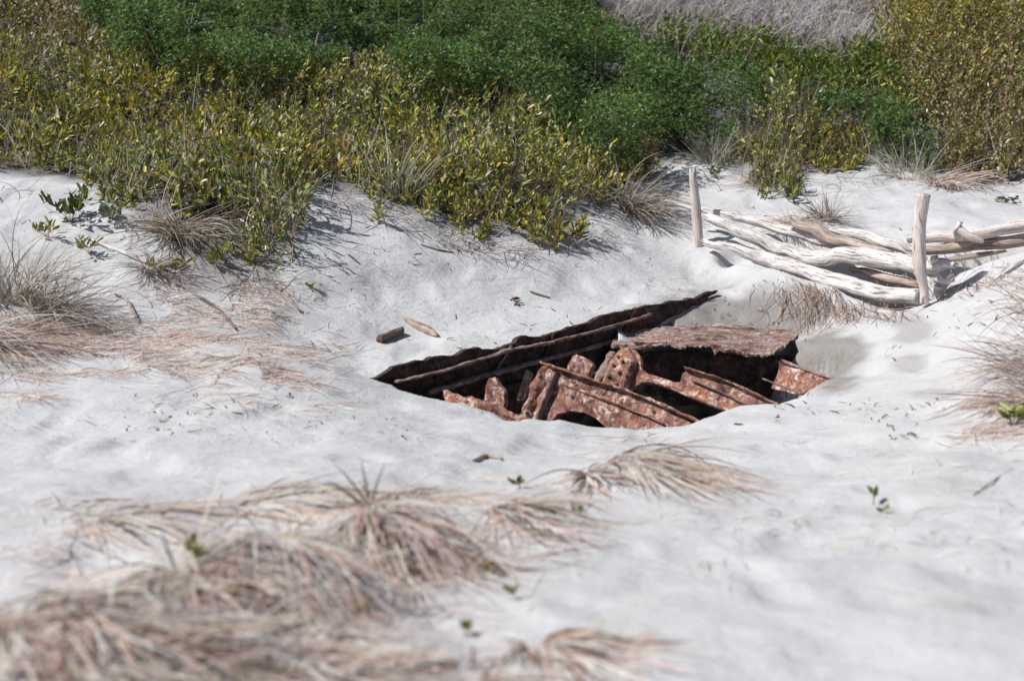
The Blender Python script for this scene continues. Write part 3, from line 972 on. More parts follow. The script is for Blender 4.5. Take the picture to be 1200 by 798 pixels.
gstick('bare_twig', [(1165, 333), (1180, 322), (1203, 306)], .013, M_DRIFT, 'forked pale twig lying on the bank at the right edge', 1.6, seed=40, group=RG)
gstick('bare_twig', [(1138, 347), (1160, 355), (1185, 364), (1215, 372)], .007, M_DRIFT2, 'long thin brown twig on the right bank under the forked pale twig', 1.2, seed=41, group=RG)
gstick('bare_twig', [(1140, 582), (1168, 562), (1205, 540)], .0035, M_DRIFT2, 'reddish twig on the sand at the right edge in the foreground', 1.2, seed=42, group=RG)
gstick('bark_chip', [(555, 541), (570, 538), (588, 540)], .012, M_DRIFT2, 'small reddish bark chip on the sand in front of the wreck', .8, seed=43, cat='driftwood')


# ------------------------------------------------------------------ grass
def blades(roots, dirs, length, width, droop, segs=8, wob=.15, hug=.006, floor=True):
    """(B,3) roots and directions -> ribbon verts (B,segs+1,2,3); blades bend down and lie on the ground"""
    B = len(roots)
    p = roots.copy()
    d = dirs / np.linalg.norm(dirs, axis=1, keepdims=True)
    L = np.broadcast_to(np.asarray(length, float), (B,))
    W = np.broadcast_to(np.asarray(width, float), (B,))
    dr = np.broadcast_to(np.asarray(droop, float), (B,))
    st = L / segs
    curl = R.normal(0, wob, (B, 3))
    path = [p.copy()]
    lift = R.uniform(.3, 3.5, B) * hug
    for k in range(segs):
        p = p + d * st[:, None]
        if floor:
            h = H(p[:, 0], p[:, 1]) + lift
            low = p[:, 2] < h
            p[low, 2] = h[low]
        path.append(p.copy())
        d = d + curl * .35
        d[:, 2] -= dr * st / .1 * .12
        d /= np.linalg.norm(d, axis=1, keepdims=True)
    path = np.stack(path, 1)
    t = np.gradient(path, axis=1)
    side = np.cross(t, R.normal(0, 1, (B, 1, 3)) * .45 + np.array([-.25, -.4, .9]))
    side /= np.linalg.norm(side, axis=2, keepdims=True) + 1e-9
    w = np.interp(np.linspace(0, 1, segs + 1), [0, .15, .6, 1], [.7, 1, .8, .08])
    off = side * (W[:, None] * .5 * w[None])[..., None]
    return np.stack([path - off, path + off], 2)


def ribbon_mesh(name, rib, cols, mat, parent=None, origin=None, tipdark=0.):
    B, n = rib.shape[:2]
    ii = np.arange(B * n * 2).reshape(B, n, 2)
    q = np.stack([ii[:, :-1, 0], ii[:, :-1, 1], ii[:, 1:, 1], ii[:, 1:, 0]], -1).reshape(-1, 4)
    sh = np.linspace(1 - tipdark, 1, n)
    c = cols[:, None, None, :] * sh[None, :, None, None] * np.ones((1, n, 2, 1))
    return npmesh(name, rib.reshape(-1, 3), q, mat, parent, c.reshape(-1, 3), origin=origin)


def pal(n, colours, weights, jit=.18):
    c = np.array(colours, float)[R.choice(len(colours), n, p=np.array(weights) / sum(weights))]
    return np.clip(c * np.exp(R.normal(0, jit, (n, 1))) * np.exp(R.normal(0, .05, (n, 3))), .004, .8)


STRAW = ([(.84, .71, .65), (.72, .57, .51), (.50, .37, .32), (.21, .14, .12), (.88, .81, .78)], [4, 4, 3, 1.5, 2])
GREYST = ([(.52, .46, .40), (.40, .34, .29), (.24, .19, .155), (.62, .56, .51), (.26, .24, .15)], [4, 4, 3, 2, 1.5])
PALE = ([(.52, .5, .43), (.42, .41, .33), (.30, .31, .2), (.25, .2, .14)], [4, 3, 2, 1])


def tussock(name, u, v, n, L, lean, label, palette=STRAW, spread=.08, up=.6, droop=1.0, width=.005, group=None, fan=.6, segs=9, mat=None, wob=.12):
    """lean = (dx, dy) ground direction the blades fall towards"""
    g = G(u, v)
    ra, rr = R.uniform(0, 2 * math.pi, n), spread * np.sqrt(R.uniform(0, 1, n))
    x, y = g[0] + rr * np.cos(ra), g[1] + rr * np.sin(ra)
    roots = np.stack([x, y, H(x, y) - .01], 1)
    d = np.stack([lean[0] + fan * R.normal(0, 1, n) + .6 * np.cos(ra), lean[1] + fan * R.normal(0, 1, n) + .6 * np.sin(ra), up * R.uniform(.5, 1.6, n)], 1)
    if up < .5:
        d[:, 2] = np.minimum(d[:, 2], .55 * np.hypot(d[:, 0], d[:, 1]))
    ln = L * R.uniform(.35, 1.1, n)
    rib = blades(roots, d, ln, width * R.uniform(.6, 1.4, n), droop * R.uniform(.6, 1.5, n), segs, wob)
    c1 = pal(n, *palette)
    k = max(16, n // 9)
    ra, rr = R.uniform(0, 2 * math.pi, k), spread * .8 * np.sqrt(R.uniform(0, 1, k))
    x, y = g[0] + rr * np.cos(ra), g[1] + rr * np.sin(ra)
    roots = np.stack([x, y, H(x, y) - .01], 1)
    d = np.stack([.6 * np.cos(ra) + .7 * lean[0], .6 * np.sin(ra) + .7 * lean[1], min(up, .6) * R.uniform(.2, .9, k)], 1)
    rib2 = blades(roots, d, L * R.uniform(.1, .3, k), width * 1.3, droop * 1.3, segs, wob)
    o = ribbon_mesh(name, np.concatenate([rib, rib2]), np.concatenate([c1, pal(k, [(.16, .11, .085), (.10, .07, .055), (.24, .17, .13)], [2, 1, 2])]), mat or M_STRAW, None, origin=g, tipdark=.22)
    return tag(o, label, 'grass tussock', group)


STRAWF = ([(.95, .77, .68), (.84, .65, .56), (.64, .45, .38), (.22, .135, .11), (.95, .85, .79)], [4, 3, 2, 1.2, 2.0])
FG = 'dry bent tussocks in the foreground'
tussock('dry_tussock', 437, 600, 193, .72, (.2, -.8), 'dense dry tussock drooping like a mop, centre left of the foreground', spread=.11, up=0.20, droop=3.0, palette=STRAWF, width=.0066, group=FG, fan=0.38)
tussock('dry_tussock', 325, 652, 123, .55, (.3, -.8), 'dark-rooted dry tussock bent to the right, left of the mop-like tussock', spread=.10, up=0.22, droop=3.2, palette=STRAWF, width=.0066, group=FG, fan=0.30)
tussock('dry_tussock', 222, 674, 116, .5, (.5, -.7), 'brown matted tussock near the left, beside yellow sprouts', spread=.13, up=0.15, droop=2.7, palette=STRAWF, width=.0066, group=FG, fan=.4)
tussock('dry_tussock', 592, 597, 100, .55, (.75, -.6), 'loose tussock arching over to the right between the mop-like and the swept tussock', spread=.08, up=0.26, droop=2.3, palette=STRAWF, width=.0066, group=FG, fan=0.26)
tussock('dry_tussock', 735, 538, 255, .78, (1.0, -.5), 'big dry tussock swept to the right, nearest below the wreck', spread=.12, up=0.15, droop=1.8, palette=STRAWF, width=.0066, group=FG, fan=0.21)
tussock('dry_tussock', 690, 560, 53, .34, (.05, -.9), 'small dark drooping tuft just left of the big swept tussock', spread=.05, up=0.26, droop=3.0, palette=STRAWF, width=.0066, group=FG, fan=0.19)
tussock('dry_tussock', 640, 760, 123, .42, (.6, -.7), 'blurred tussock at the bottom edge, centre of the foreground', spread=.10, up=0.22, droop=2.7, palette=STRAWF, width=.0066, group=FG, fan=0.30)
tussock('dry_tussock', 545, 795, 67, .40, (-.3, -.7), 'thin blurred tuft at the bottom edge, just left of the centre tussock', spread=.10, up=0.18, droop=2.4, palette=STRAWF, width=.0066, group=FG, fan=.4)
tussock('dry_tussock', 140, 604, 92, .60, (1.0, .05), 'flattened straw tussock combed to the right, furthest left on the crest', spread=.22, up=0.09, droop=2.2, palette=STRAWF, width=.0066, group=FG, fan=0.22)
tussock('dry_tussock', 330, 587, 85, .62, (1.0, .0), 'flattened straw tussock combed to the right, lying behind the mop-like one', spread=.25, up=0.09, droop=2.2, palette=STRAWF, width=.0066, group=FG, fan=0.22)
tussock('dry_tussock', 480, 587, 85, .50, (.8, -.25), 'straw tussock combed right, directly right of the mop-like one', spread=.16, up=0.13, droop=2.3, palette=STRAWF, width=.0066, group=FG, fan=0.26)
tussock('dry_tussock', 60, 725, 138, .50, (.75, -.5), 'large matted tussock in the lower left corner', spread=.2, up=0.15, droop=2.4, palette=STRAWF, width=.0066, group=FG, fan=.4)
tussock('dry_tussock', 160, 750, 138, .50, (.8, -.5), 'large matted tussock second from the lower left corner', spread=.2, up=0.15, droop=2.4, palette=STRAWF, width=.0066, group=FG, fan=.4)
tussock('dry_tussock', 20, 805, 131, .45, (.6, .0), 'blurred straw clump cut off by the lower left corner', spread=.25, up=0.15, droop=2.4, palette=STRAWF, width=.0066, group=FG, fan=.4)
tussock('dry_tussock', 290, 755, 116, .45, (.7, -.1), 'low straw clump at the bottom, below the dark-rooted tussock', spread=.2, up=0.11, droop=2.4, palette=STRAWF, width=.0066, group=FG, fan=.4)
tussock('dry_tussock', 195, 815, 116, .42, (.8, .0), 'blurred straw clump on the bottom edge, left of the middle', spread=.25, up=0.11, droop=2.4, palette=STRAWF, width=.0066, group=FG, fan=.4)
tussock('dry_tussock', 385, 810, 105, .42, (.8, .05), 'thin blurred straw clump on the bottom edge, below the mop-like tussock', spread=.22, up=0.09, droop=2.4, palette=STRAWF, width=.0066, group=FG, fan=.4)
MG = 'dry tussocks on the left slope'
tussock('tall_tussock', 12, 352, 230, .85, (.3, -.2), 'tall grey dry tussock standing at the left edge', GREYST, spread=.18, up=.8, droop=1.1, width=.007, group=MG, fan=.4)
tussock('tall_tussock', 58, 365, 190, .7, (.75, -.35), 'dry tussock fanning down to the right of the tall edge tussock', GREYST, spread=.12, up=.5, droop=1.0, width=.006, group=MG, fan=.4)
tussock('tall_tussock', -15, 395, 330, .8, (.8, -.2), 'straw tussock bent low at the left edge under the tall one', STRAW, spread=.2, up=.35, droop=1.3, width=.006, group=MG, fan=.4)
tussock('tall_tussock', 215, 275, 260, .65, (.25, -.5), 'grey bundle of dead stems hanging below the front bush', GREYST, spread=.14, up=.4, droop=1.3, width=.007, group=MG, fan=.45)
tussock('tall_tussock', 175, 316, 110, .42, (.35, -.5), 'small mop of dead roots beside the long pale stick', GREYST, spread=.05, up=.4, droop=1.6, width=.006, group=MG, fan=.35)
BG = 'tussocks at the edge of the scrub'
tussock('grey_tussock', 738, 245, 300, .75, (.65, -.65), 'dark grey tussock sweeping down the bank at the right end of the scrub', GREYST, spread=.1, up=.5, droop=1.0, width=.007, group=BG, fan=.3)
tussock('pale_tussock', 550, 205, 150, .65, (.0, .0), 'pale upright tussock among the shrubs in the middle', PALE, spread=.14, up=1.6, droop=.5, width=.008, group=BG, fan=.45)
tussock('pale_tussock', 468, 232, 130, .7, (.0, -.2), 'pale wispy tussock left of the upright pale one', PALE, spread=.14, up=1.3, droop=.7, width=.007, group=BG, fan=.5)
tussock('pale_tussock', 690, 235, 120, .5, (.3, -.2), 'pale wispy grass beside the dry red-brown leaves, above the dark tussock', PALE, spread=.16, up=1.0, droop=.8, width=.007, group=BG, fan=.6)
tussock('pale_tussock', 835, 192, 110, .55, (-.3, .0), 'thin pale arching grass below the green thicket, left of the yellow-tipped shrub', PALE, spread=.15, up=1.2, droop=.7, width=.007, group=BG, fan=.6)
tussock('pale_tussock', 1065, 205, 130, .55, (-.2, -.1), 'pale arching grass between the green mound and the golden shrub', PALE, spread=.3, up=1.2, droop=.7, width=.008, group=BG, fan=.6)
tussock('grey_tussock', 968, 258, 130, .42, (-.1, -.2), 'lone small tussock on the sand behind the log pile', GREYST, spread=.07, up=.8, droop=1.1, width=.006, group=BG, fan=.6)
tussock('grey_tussock', 1100, 216, 180, .7, (.7, -.4), 'tan tussock spilling onto the sand below the golden shrub', STRAW, spread=.14, up=.45, droop=1.1, width=.007, group=BG, fan=.4)
tussock('grey_tussock', 900, 215, 130, .5, (-.3, -.3), 'dry tuft under the left side of the small yellow bush', STRAW, spread=.12, up=.5, droop=1.3, width=.006, group=BG)
tussock('grey_tussock', 930, 264, 160, .5, (-.2, -.3), 'dry tangle of grass caught behind the back log', STRAW, spread=.16, up=.45, droop=1.4, width=.006, group=BG)
RT = 'straw tussocks on the right edge'
tussock('straw_tussock', 1225, 425, 220, .62, (-.9, -.45), 'large straw tussock sweeping in from the right edge', STRAW, spread=.2, up=.5, droop=1.1, width=.006, group=RT, fan=.35)
tussock('straw_tussock', 1215, 465, 150, .5, (-.9, -.2), 'low straw tussock under the large one on the right edge', STRAW, spread=.18, up=.3, droop=1.3, width=.006, group=RT, fan=.35)
tussock('straw_tussock', 1222, 355, 110, .5, (-.7, -.3), 'straw tussock above the large one, by the forked twig', STRAW, spread=.15, up=.4, droop=1.3, width=.006, group=RT, fan=.35)


def straw_field(name, polys, n, L, mean, spread, palette, width=.004, up=.12, segs=6, droop=1.2, wob=.15):
    out = []
    for poly, cnt in zip(polys, n):
        us, vs = [p[0] for p in poly], [p[1] for p in poly]
        pts = []
        while len(pts) < 260:
            u, v = random.uniform(min(us), max(us)), random.uniform(min(vs), max(vs))
            if inpoly(np.array([u]), np.array([v]), poly)[0]:
                pts.append(G(u, v))
        pts = np.array(pts)
        k = R.integers(0, len(pts), cnt)
        j = pts[k] + np.concatenate([R.normal(0, .09, (cnt, 2)), np.zeros((cnt, 1))], 1)
        keep = vnoise(j[:, 0] * 3.2, j[:, 1] * 3.2, 91) > .42
        j = j[keep]
        j[:, 2] = H(j[:, 0], j[:, 1]) + .004
        a = mean + R.normal(0, spread, len(j))
        d = np.stack([np.cos(a), np.sin(a), up * R.uniform(-.3, 1.6, len(j))], 1)
        out.append(blades(j, d, L * R.uniform(.3, 1.3, len(j)), width * R.uniform(.6, 1.4, len(j)), droop, segs, wob))
    rib = np.concatenate(out)
    o = ribbon_mesh(name, rib, pal(len(rib), *palette), M_STRAW)
    return o


o = straw_field('dry_straw', [
    [(0, 385), (150, 380), (320, 385), (410, 420), (330, 450), (200, 440), (60, 470), (0, 480)],
    [(150, 330), (300, 335), (390, 390), (340, 420), (180, 400)],
    [(0, 600), (180, 570), (380, 560), (520, 565), (640, 560), (640, 700), (480, 730), (400, 798), (0, 798)],
    [(230, 440), (340, 440), (400, 470), (330, 490), (240, 470)],
    [(1120, 470), (1200, 440), (1200, 520), (1120, 510)],
    [(870, 210), (1060, 205), (1090, 240), (900, 260)],
    [(660, 510), (800, 510), (860, 560), (700, 580)]],
    [3000, 1300, 1200, 300, 900, 160, 120], .26, 0.0, .75, STRAW, .0045)
tag(o, 'loose dry straw strewn over the sand in the foreground and on the left crest', 'straw', kind='stuff')
o = straw_field('fine_straw', [
    [(0, 225), (110, 225), (300, 320), (460, 270), (640, 300), (760, 250), (830, 320), (820, 345), (440, 435), (400, 520), (0, 520)],
    [(430, 500), (900, 500), (1000, 430), (960, 360), (1200, 300), (1200, 640), (900, 690), (560, 600), (430, 520)],
    [(0, 560), (600, 540), (700, 798), (0, 798)]],
    [900, 800, 500], .09, .3, 1.4, STRAW, .0035, .05, 4, .8, .2)
tag(o, 'fine broken straw bits scattered thinly over the open sand', 'straw', kind='stuff')
o = straw_field('exposed_roots', [
    [(915, 325), (960, 334), (1010, 345), (1060, 358), (1078, 366), (1040, 376), (1000, 372), (960, 360), (925, 350)],
    [(1060, 300), (1200, 300), (1200, 360), (1120, 350)]],
    [420, 160], .62, -1.7, .35, ([(.42, .33, .28), (.30, .21, .17), (.5, .42, .37), (.14, .09, .07)], [4, 3, 2, 1]), .005, .02, 12, 2.4, .12)
tag(o, 'tangle of exposed pale roots hanging down the bank under the log pile', 'roots', kind='stuff')

o = straw_field('standing_dead_stems', [
    [(0, 70), (120, 90), (250, 120), (420, 110), (600, 130), (720, 190), (690, 250), (560, 265), (420, 215), (330, 290), (200, 270), (90, 205), (0, 200)]],
    [2400], .5, -.6, 1.6, ([(.55, .5, .43), (.40, .34, .28), (.66, .6, .54), (.2, .15, .11), (.34, .3, .16)], [3, 3, 2, 2, 1.5]), .006, 2.2, 7, .6, .22)
tag(o, 'pale dead stems standing and tangled among the olive shrubs', 'stems', kind='stuff')
o = straw_field('dead_stems', [
    [(110, 235), (180, 270), (240, 310), (330, 325), (345, 345), (250, 350), (180, 330), (120, 290)],
    [(380, 215), (440, 245), (500, 268), (560, 285), (640, 290), (690, 265), (720, 275), (640, 305), (540, 295), (460, 262), (390, 240)],
    [(0, 200), (110, 210), (110, 230), (0, 225)],
    [(780, 190), (900, 215), (1000, 200), (1190, 212), (1190, 225), (1000, 214), (900, 236), (780, 210)]],
    [420, 420, 120, 260], .30, -.9, 1.0, ([(.40, .34, .30), (.28, .21, .17), (.55, .5, .46), (.12, .085, .065)], [3, 3, 2, 2]), .006, .5, 7, .9, .2)
tag(o, 'dead grey stems and runners poking out of the lower edge of the scrub', 'stems', kind='stuff')

# dark flecks of plant litter
cnt = 3000
lu = R.uniform(0, 1200, cnt)
lv = R.uniform(240, 520, cnt)
keep = vnoise(lu / 55, lv / 28, 5) > .6
pts = np.array([G(a, b) for a, b in zip(lu[keep][:650], lv[keep][:650])])
pts[:, 2] += .004
a = R.uniform(0, 6.28, len(pts))
rib = blades(pts, np.stack([np.cos(a), np.sin(a), 0 * a + .1], 1), R.uniform(.15, 1, len(pts)) ** 2 * .09, R.uniform(.003, .012, len(pts)), .3, 3, .08)
o = ribbon_mesh('plant_litter', rib, pal(len(pts), [(.1, .06, .045), (.2, .12, .09), (.05, .035, .03), (.35, .25, .18)], [3, 2, 2, 1]), M_STRAW)
tag(o, 'tiny dark flecks of leaf and bark litter scattered over the sand', 'litter', kind='stuff')


# ------------------------------------------------------------------ leaves
def leaves_mesh(name, base, d, L, W, cols, mat, parent=None, fold=.35, flat=None, origin=None, broad=.5, simple=False):
    n = len(base)
    d = d / np.linalg.norm(d, axis=1, keepdims=True)
    ref = R.normal(0, 1, (n, 3)) if flat is None else flat + R.normal(0, .35, (n, 3))
    s = np.cross(d, ref)
    s /= np.linalg.norm(s, axis=1, keepdims=True) + 1e-9
    nn = np.cross(s, d)
    L, W = L[:, None], W[:, None]
    bend = nn * L * R.uniform(-.18, .18, (n, 1))
    v0 = base
    v3 = base + d * L + bend
    lift = nn * W * fold
    v1 = base + d * L * .38 - s * W * .46 + lift + bend * .2
    v2 = base + d * L * (.38 + broad * .75) - s * W * .44 + lift + bend * .6
    v5 = base + d * L * .38 + s * W * .46 + lift + bend * .2
    v4 = base + d * L * (.38 + broad * .75) + s * W * .44 + lift + bend * .6
    if simple:
        V = np.stack([v0, v1 * .5 + v2 * .5, v3, v4 * .5 + v5 * .5], 1).reshape(-1, 3)
        q = np.arange(n)[:, None] * 4 + np.array([0, 3, 2, 1])
        return npmesh(name, V, q, mat, parent, np.repeat(cols, 4, 0), smooth=False, origin=origin)
    V = np.stack([v0, v1, v2, v3, v4, v5], 1).reshape(-1, 3)
    i = np.arange(n)[:, None] * 6
    q = np.vstack([i + np.array([0, 3, 2, 1]), i + np.array([0, 5, 4, 3])])
    return npmesh(name, V, q, mat, parent, np.repeat(cols, 6, 0), smooth=False, origin=origin)


def stems_data(roots, tips, r, cols, segs=5, wob=.12):
    d = tips - roots
    L = np.linalg.norm(d, axis=1)
    t = np.linspace(0, 1, segs + 1)[None, :, None]
    side = R.normal(0, wob, (len(L), 1, 3)) * L[:, None, None]
    path = roots[:, None] + d[:, None] * t + side * (t * (1 - t) * 2)
    s = np.cross(np.gradient(path, axis=1), R.normal(0, 1, (len(L), 1, 3)))
    s /= np.linalg.norm(s, axis=2, keepdims=True) + 1e-9
    w = r[:, None, None] * np.interp(np.linspace(0, 1, segs + 1), [0, 1], [1, .45])[None, :, None]
    return np.stack([path - s * w, path + s * w], 2)


# scatter points over everything that is overgrown
def scatter(n, x0, x1, y0, y1):
    x = R.uniform(x0, x1, n)
    y = R.uniform(y0, y1, n)
    return x, y, H(x, y)


def worley(x, y, cell, seed):
    """distance to the nearest plant centre (in cells), offset from it and a random number per plant"""
    X, Y = x / cell, y / cell
    ix, iy = np.floor(X), np.floor(Y)
    best = np.full(x.shape, 9.)
    ox, oy, rid = np.zeros(x.shape), np.zeros(x.shape), np.zeros(x.shape)
    for a in (-1, 0, 1):
        for b in (-1, 0, 1):
            px = ix + a + _hash(ix + a, iy + b, seed)
            py = iy + b + _hash(ix + a, iy + b, seed + 1)
            d = np.hypot(X - px, Y - py)
            w = d < best
            best = np.where(w, d, best)
            ox, oy = np.where(w, X - px, ox), np.where(w, Y - py, oy)
            rid = np.where(w, _hash(ix + a, iy + b, seed + 2), rid)
    return best, ox, oy, rid


def canopy(x, y):
    """height of the growth over the ground"""
    d, _, _, r = worley(x, y, .42, 201)
    h = .34 + .3 * fbm(x * 1.3, y * 1.3, 101, 3) + .3 * fbm(x * .5, y * .5, 111, 2)
    return np.clip(h * (.55 + .75 * r) * (1.15 - .95 * np.clip(d, 0, 1) ** 2), .05, .8)


OLIVE = [(.36, .355, .075), (.21, .26, .07), (.54, .47, .09), (.09, .12, .045), (.66, .61, .52), (.28, .17, .08)]
sx, sy, sz = scatter(34000, -8.2, 8.2, 10.0, 23.0)
gu, gv = proj(np.stack([sx, sy, sz], 1))
hc = canopy(sx, sy)
cu, cv = proj(np.stack([sx, sy, sz + hc * .75], 1))
inside = inpoly(gu, gv + 16 * fbm(sx * 5, sy * 5, 7, 2) + 34 * fbm(sx * 1.5, sy * 1.5, 17, 2), VEG) & (gu > -170) & (gu < 1370) & (cv > -130)
isl = ((gu > 1015) & (gu < 1098) & (gv > 150) & (gv < 200)) | inpoly(cu, cv + 26 * fbm(sx * 1.4, sy * 1.4, 77, 3), LUPIN) & ~inpoly(gu, gv, LOBE4)
isd = inpoly(cu, cv + 14 * fbm(sx * 1.4, sy * 1.4, 79, 3), DEAD)
isse = inpoly(cu, cv, SEDGE) & ~isl
isg = inpoly(cu + 20 * fbm(sx * 2, sy * 2, 78, 3), cv, GOLD) & ~isl
oliv = inside & ~isl & ~isd & ~isg & ~isse
gap = fbm(sx * 1.1, sy * 1.1, 131, 3)
oliv &= ~((gap < -.13) & (gv > 150))
oliv &= ~(fbm(sx * 1.7, sy * 1.7, 133, 3) < -.2)


def edge_fade(u, v):
    """0 at the sandy edge of the scrub, 1 well inside"""
    t = np.zeros(u.shape)
    for k in (8, 18, 30, 45):
        t += inpoly(u, v + k, VEG) / 4.
    return t


fade = edge_fade(gu, gv)


def shrub_foliage(sel, name, parent, nl=12, Lm=.078, Wm=.024, shoot=.26, hmul=1., kind='olive', origin=None, thin=1.0):
    x, y, z, h = sx[sel], sy[sel], sz[sel], hc[sel] * hmul * (.3 + .7 * fade[sel])
    k = len(x)
    _, wox, woy, wid = worley(x, y, .42, 201)
    zone = fbm(x * .8, y * .8, 141, 3) + .35 * (wid - .5)
    lean = np.stack([.1 + 1.0 * wox + .36 * R.normal(0, 1, k), -.2 + 1.0 * woy + .32 * R.normal(0, 1, k), np.ones(k)], 1)
    tip = np.stack([x, y, z], 1) + lean * (h * R.uniform(.55, 1.15, k))[:, None]
    axis = lean / np.linalg.norm(lean, axis=1, keepdims=True)
    n = k * nl
    t = np.tile(np.linspace(0, 1, nl), k)
    ax_ = np.repeat(axis, nl, 0)
    sl = np.repeat(np.minimum(shoot * R.uniform(.6, 1.2, k), h * 1.05), nl)
    base = np.repeat(tip, nl, 0) - ax_ * (sl * (1 - t))[:, None]
    phi = np.repeat(R.uniform(0, 6.28, k), nl) + np.tile(np.arange(nl) * 2.4, k) + R.normal(0, .3, n)
    out = np.stack([np.cos(phi), np.sin(phi), np.zeros(n)], 1)
    el = .45 + .9 * t + R.normal(0, .25, n)
    d = out * np.cos(el)[:, None] + ax_ * np.sin(el)[:, None]
    L = Lm * R.uniform(.6, 1.25, n) * (1 - .35 * np.abs(t - .45))
    W = Wm * R.uniform(.7, 1.25, n) * (L / Lm) ** .5
    zz = np.repeat(zone, nl)
    if kind == 'olive':
        wts = [3.0, 3.6, 1.0, 3.0, 1.0, .8]
        c = pal(n, OLIVE, wts, .22)
        yel = pal(n, [(.55, .46, .08), (.44, .39, .08), (.52, .38, .08)], [2, 2, 1], .2)
        ps = np.repeat(.62 + .75 * vnoise(x * 2.3, y * 2.3, 303) * (.6 + .8 * R.uniform(0, 1, k)), nl)
        L, W = L * ps, W * ps
        c = np.where((R.uniform(0, 1, n) < np.clip(.02 + 1.4 * zz, 0, .6) * np.clip(t + .3, 0, 1))[:, None], yel, c)
        u, v = proj(base)
        dry = np.clip((95 - v) / 80, 0, 1) * np.clip((340 - u) / 240, 0, 1)
        dc = pal(n, [(.38, .33, .28), (.24, .18, .12), (.3, .22, .05)], [3, 2, 2], .2)
        c = np.where((R.uniform(0, 1, n) < dry * .75)[:, None], dc, c)
    elif kind == 'gold':
        yy = np.clip((np.repeat(z, nl) - 1.3) / 1.4 + .9 * zz, 0, 1)
        c1 = pal(n, [(.40, .32, .12), (.30, .22, .115), (.15, .125, .06), (.52, .46, .38), (.20, .23, .075)], [3, 3, 2, 1, 3], .22)
        c2 = pal(n, [(.50, .41, .085), (.40, .36, .09), (.25, .27, .075), (.42, .30, .09)], [3, 3, 1.5, 1], .2)
        c = np.where((R.uniform(0, 1, n) < yy)[:, None], c2, c1)
    elif kind == 'sedge':
        c = pal(n, [(.12, .20, .04), (.21, .27, .05), (.08, .13, .03), (.42, .40, .08)], [3, 2, 2, 1], .2)
    keepl = R.uniform(0, 1, n) < thin
    return leaves_mesh(name, base[keepl], d[keepl], L[keepl], W[keepl], c[keepl], M_LEAF, parent, origin=origin, flat=(np.array([0, -.3, .6]) + out * -.5)[keepl]), tip


def shrub_stems(sel, parent, name='stems', frac=.5, r=.005, cols=None):
    k = np.nonzero(sel)[0]
    k = k[R.uniform(0, 1, len(k)) < frac]
    roots = np.stack([sx[k], sy[k], sz[k] - .01], 1)
    roots[:, :2] += R.normal(0, .12, (len(k), 2))
    roots[:, 2] = H(roots[:, 0], roots[:, 1])
    tips = np.stack([sx[k], sy[k], sz[k] + hc[k] * R.uniform(.5, 1.2, len(k))], 1) + R.normal(0, .05, (len(k), 3))
    rib = stems_data(roots, tips, R.uniform(.4, 1.3, len(k)) * r, None)
    return ribbon_mesh(name, rib, pal(len(k), *(cols or ([(.14, .10, .075), (.24, .18, .14), (.42, .38, .33), (.2, .12, .06)], [3, 3, 1.4, 1]))), M_STRAW, parent)


lobes = [(LOBE1, 'coastal_shrub', 'olive leathery shrub hanging furthest down the sand on the left'),
         (LOBE2, 'coastal_shrub', 'olive shrub spilling down the slope in the middle, directly above the hull plate'),
         (LOBE3, 'coastal_shrub', 'smaller bright olive shrub on the slope just left of the dark grey tussock')]
rest = oliv.copy()
SHG = 'olive shrubs along the front of the scrub'
for poly, nm, lab in lobes:
    sel = oliv & inpoly(gu, gv, poly)
    rest &= ~sel
    c = np.array([sx[sel].mean(), sy[sel].mean(), sz[sel].mean()])
    root = thing(nm, c, lab, 'shrub', SHG)
    shrub_foliage(sel, 'foliage', root)
    shrub_stems(sel, root, frac=.8, r=.005)
sel = inpoly(gu, gv, LOBE4) & inside
rest &= ~sel
hc4 = hc.copy()
hc[sel] = np.clip(hc[sel] * 1.6 + .1, .35, .95) * np.where(gu[sel] > 945, .5, 1.)
c = np.array([sx[sel].mean(), sy[sel].mean(), sz[sel].mean()])
root = thing('coastal_shrub', c, 'yellow-tipped shrub alone in front of the dark green thicket', 'shrub', SHG)
shrub_foliage(sel, 'foliage', root, nl=13, shoot=.4)
shrub_stems(sel, root, frac=1., r=.006)

o, _ = shrub_foliage(rest, 'coastal_scrub', None)
tag(o, 'dense olive and yellow scrub of upright leathery leaves across the upper left', 'scrub', kind='stuff')
o = shrub_stems(rest, None, 'scrub_twigs', .5, .006, ([(.24, .19, .15), (.42, .38, .33), (.5, .46, .41), (.16, .1, .06)], [3, 2, 1.5, 1.5]))
tag(o, 'grey dead twigs standing among the olive scrub on the upper left', 'twigs', kind='stuff')

# golden shrub on the right: one tall rounded bush
gsel = isg & inside & (sx < 7.9)
wg_, _, _, wgr = worley(sx[gsel], sy[gsel], .5, 221)
hc[gsel] = np.clip((.75 + .8 * fbm(sx[gsel] * 1.1, sy[gsel] * 1.1, 151, 3)) * (1.15 - .9 * np.clip(wg_, 0, 1) ** 2) * (.7 + .5 * wgr), .12, 1.25)
c = np.array([sx[gsel].mean(), sy[gsel].mean(), sz[gsel].mean()])
root = thing('golden_shrub', c, 'large golden brown shrub filling the upper right corner', 'shrub')
shrub_foliage(gsel, 'foliage', root, nl=20, Lm=.066, Wm=.024, shoot=.5, kind='gold')
shrub_stems(gsel, root, frac=.3, r=.005)
ssel = isse & inside
hc[ssel] = .34
o, _ = shrub_foliage(ssel, 'green_groundcover', None, nl=14, Lm=.1, Wm=.02, shoot=.25, kind='sedge')
tag(o, 'strip of upright yellow-green leaves between the dead grey grass and the dark green thicket', 'ground cover', kind='stuff')

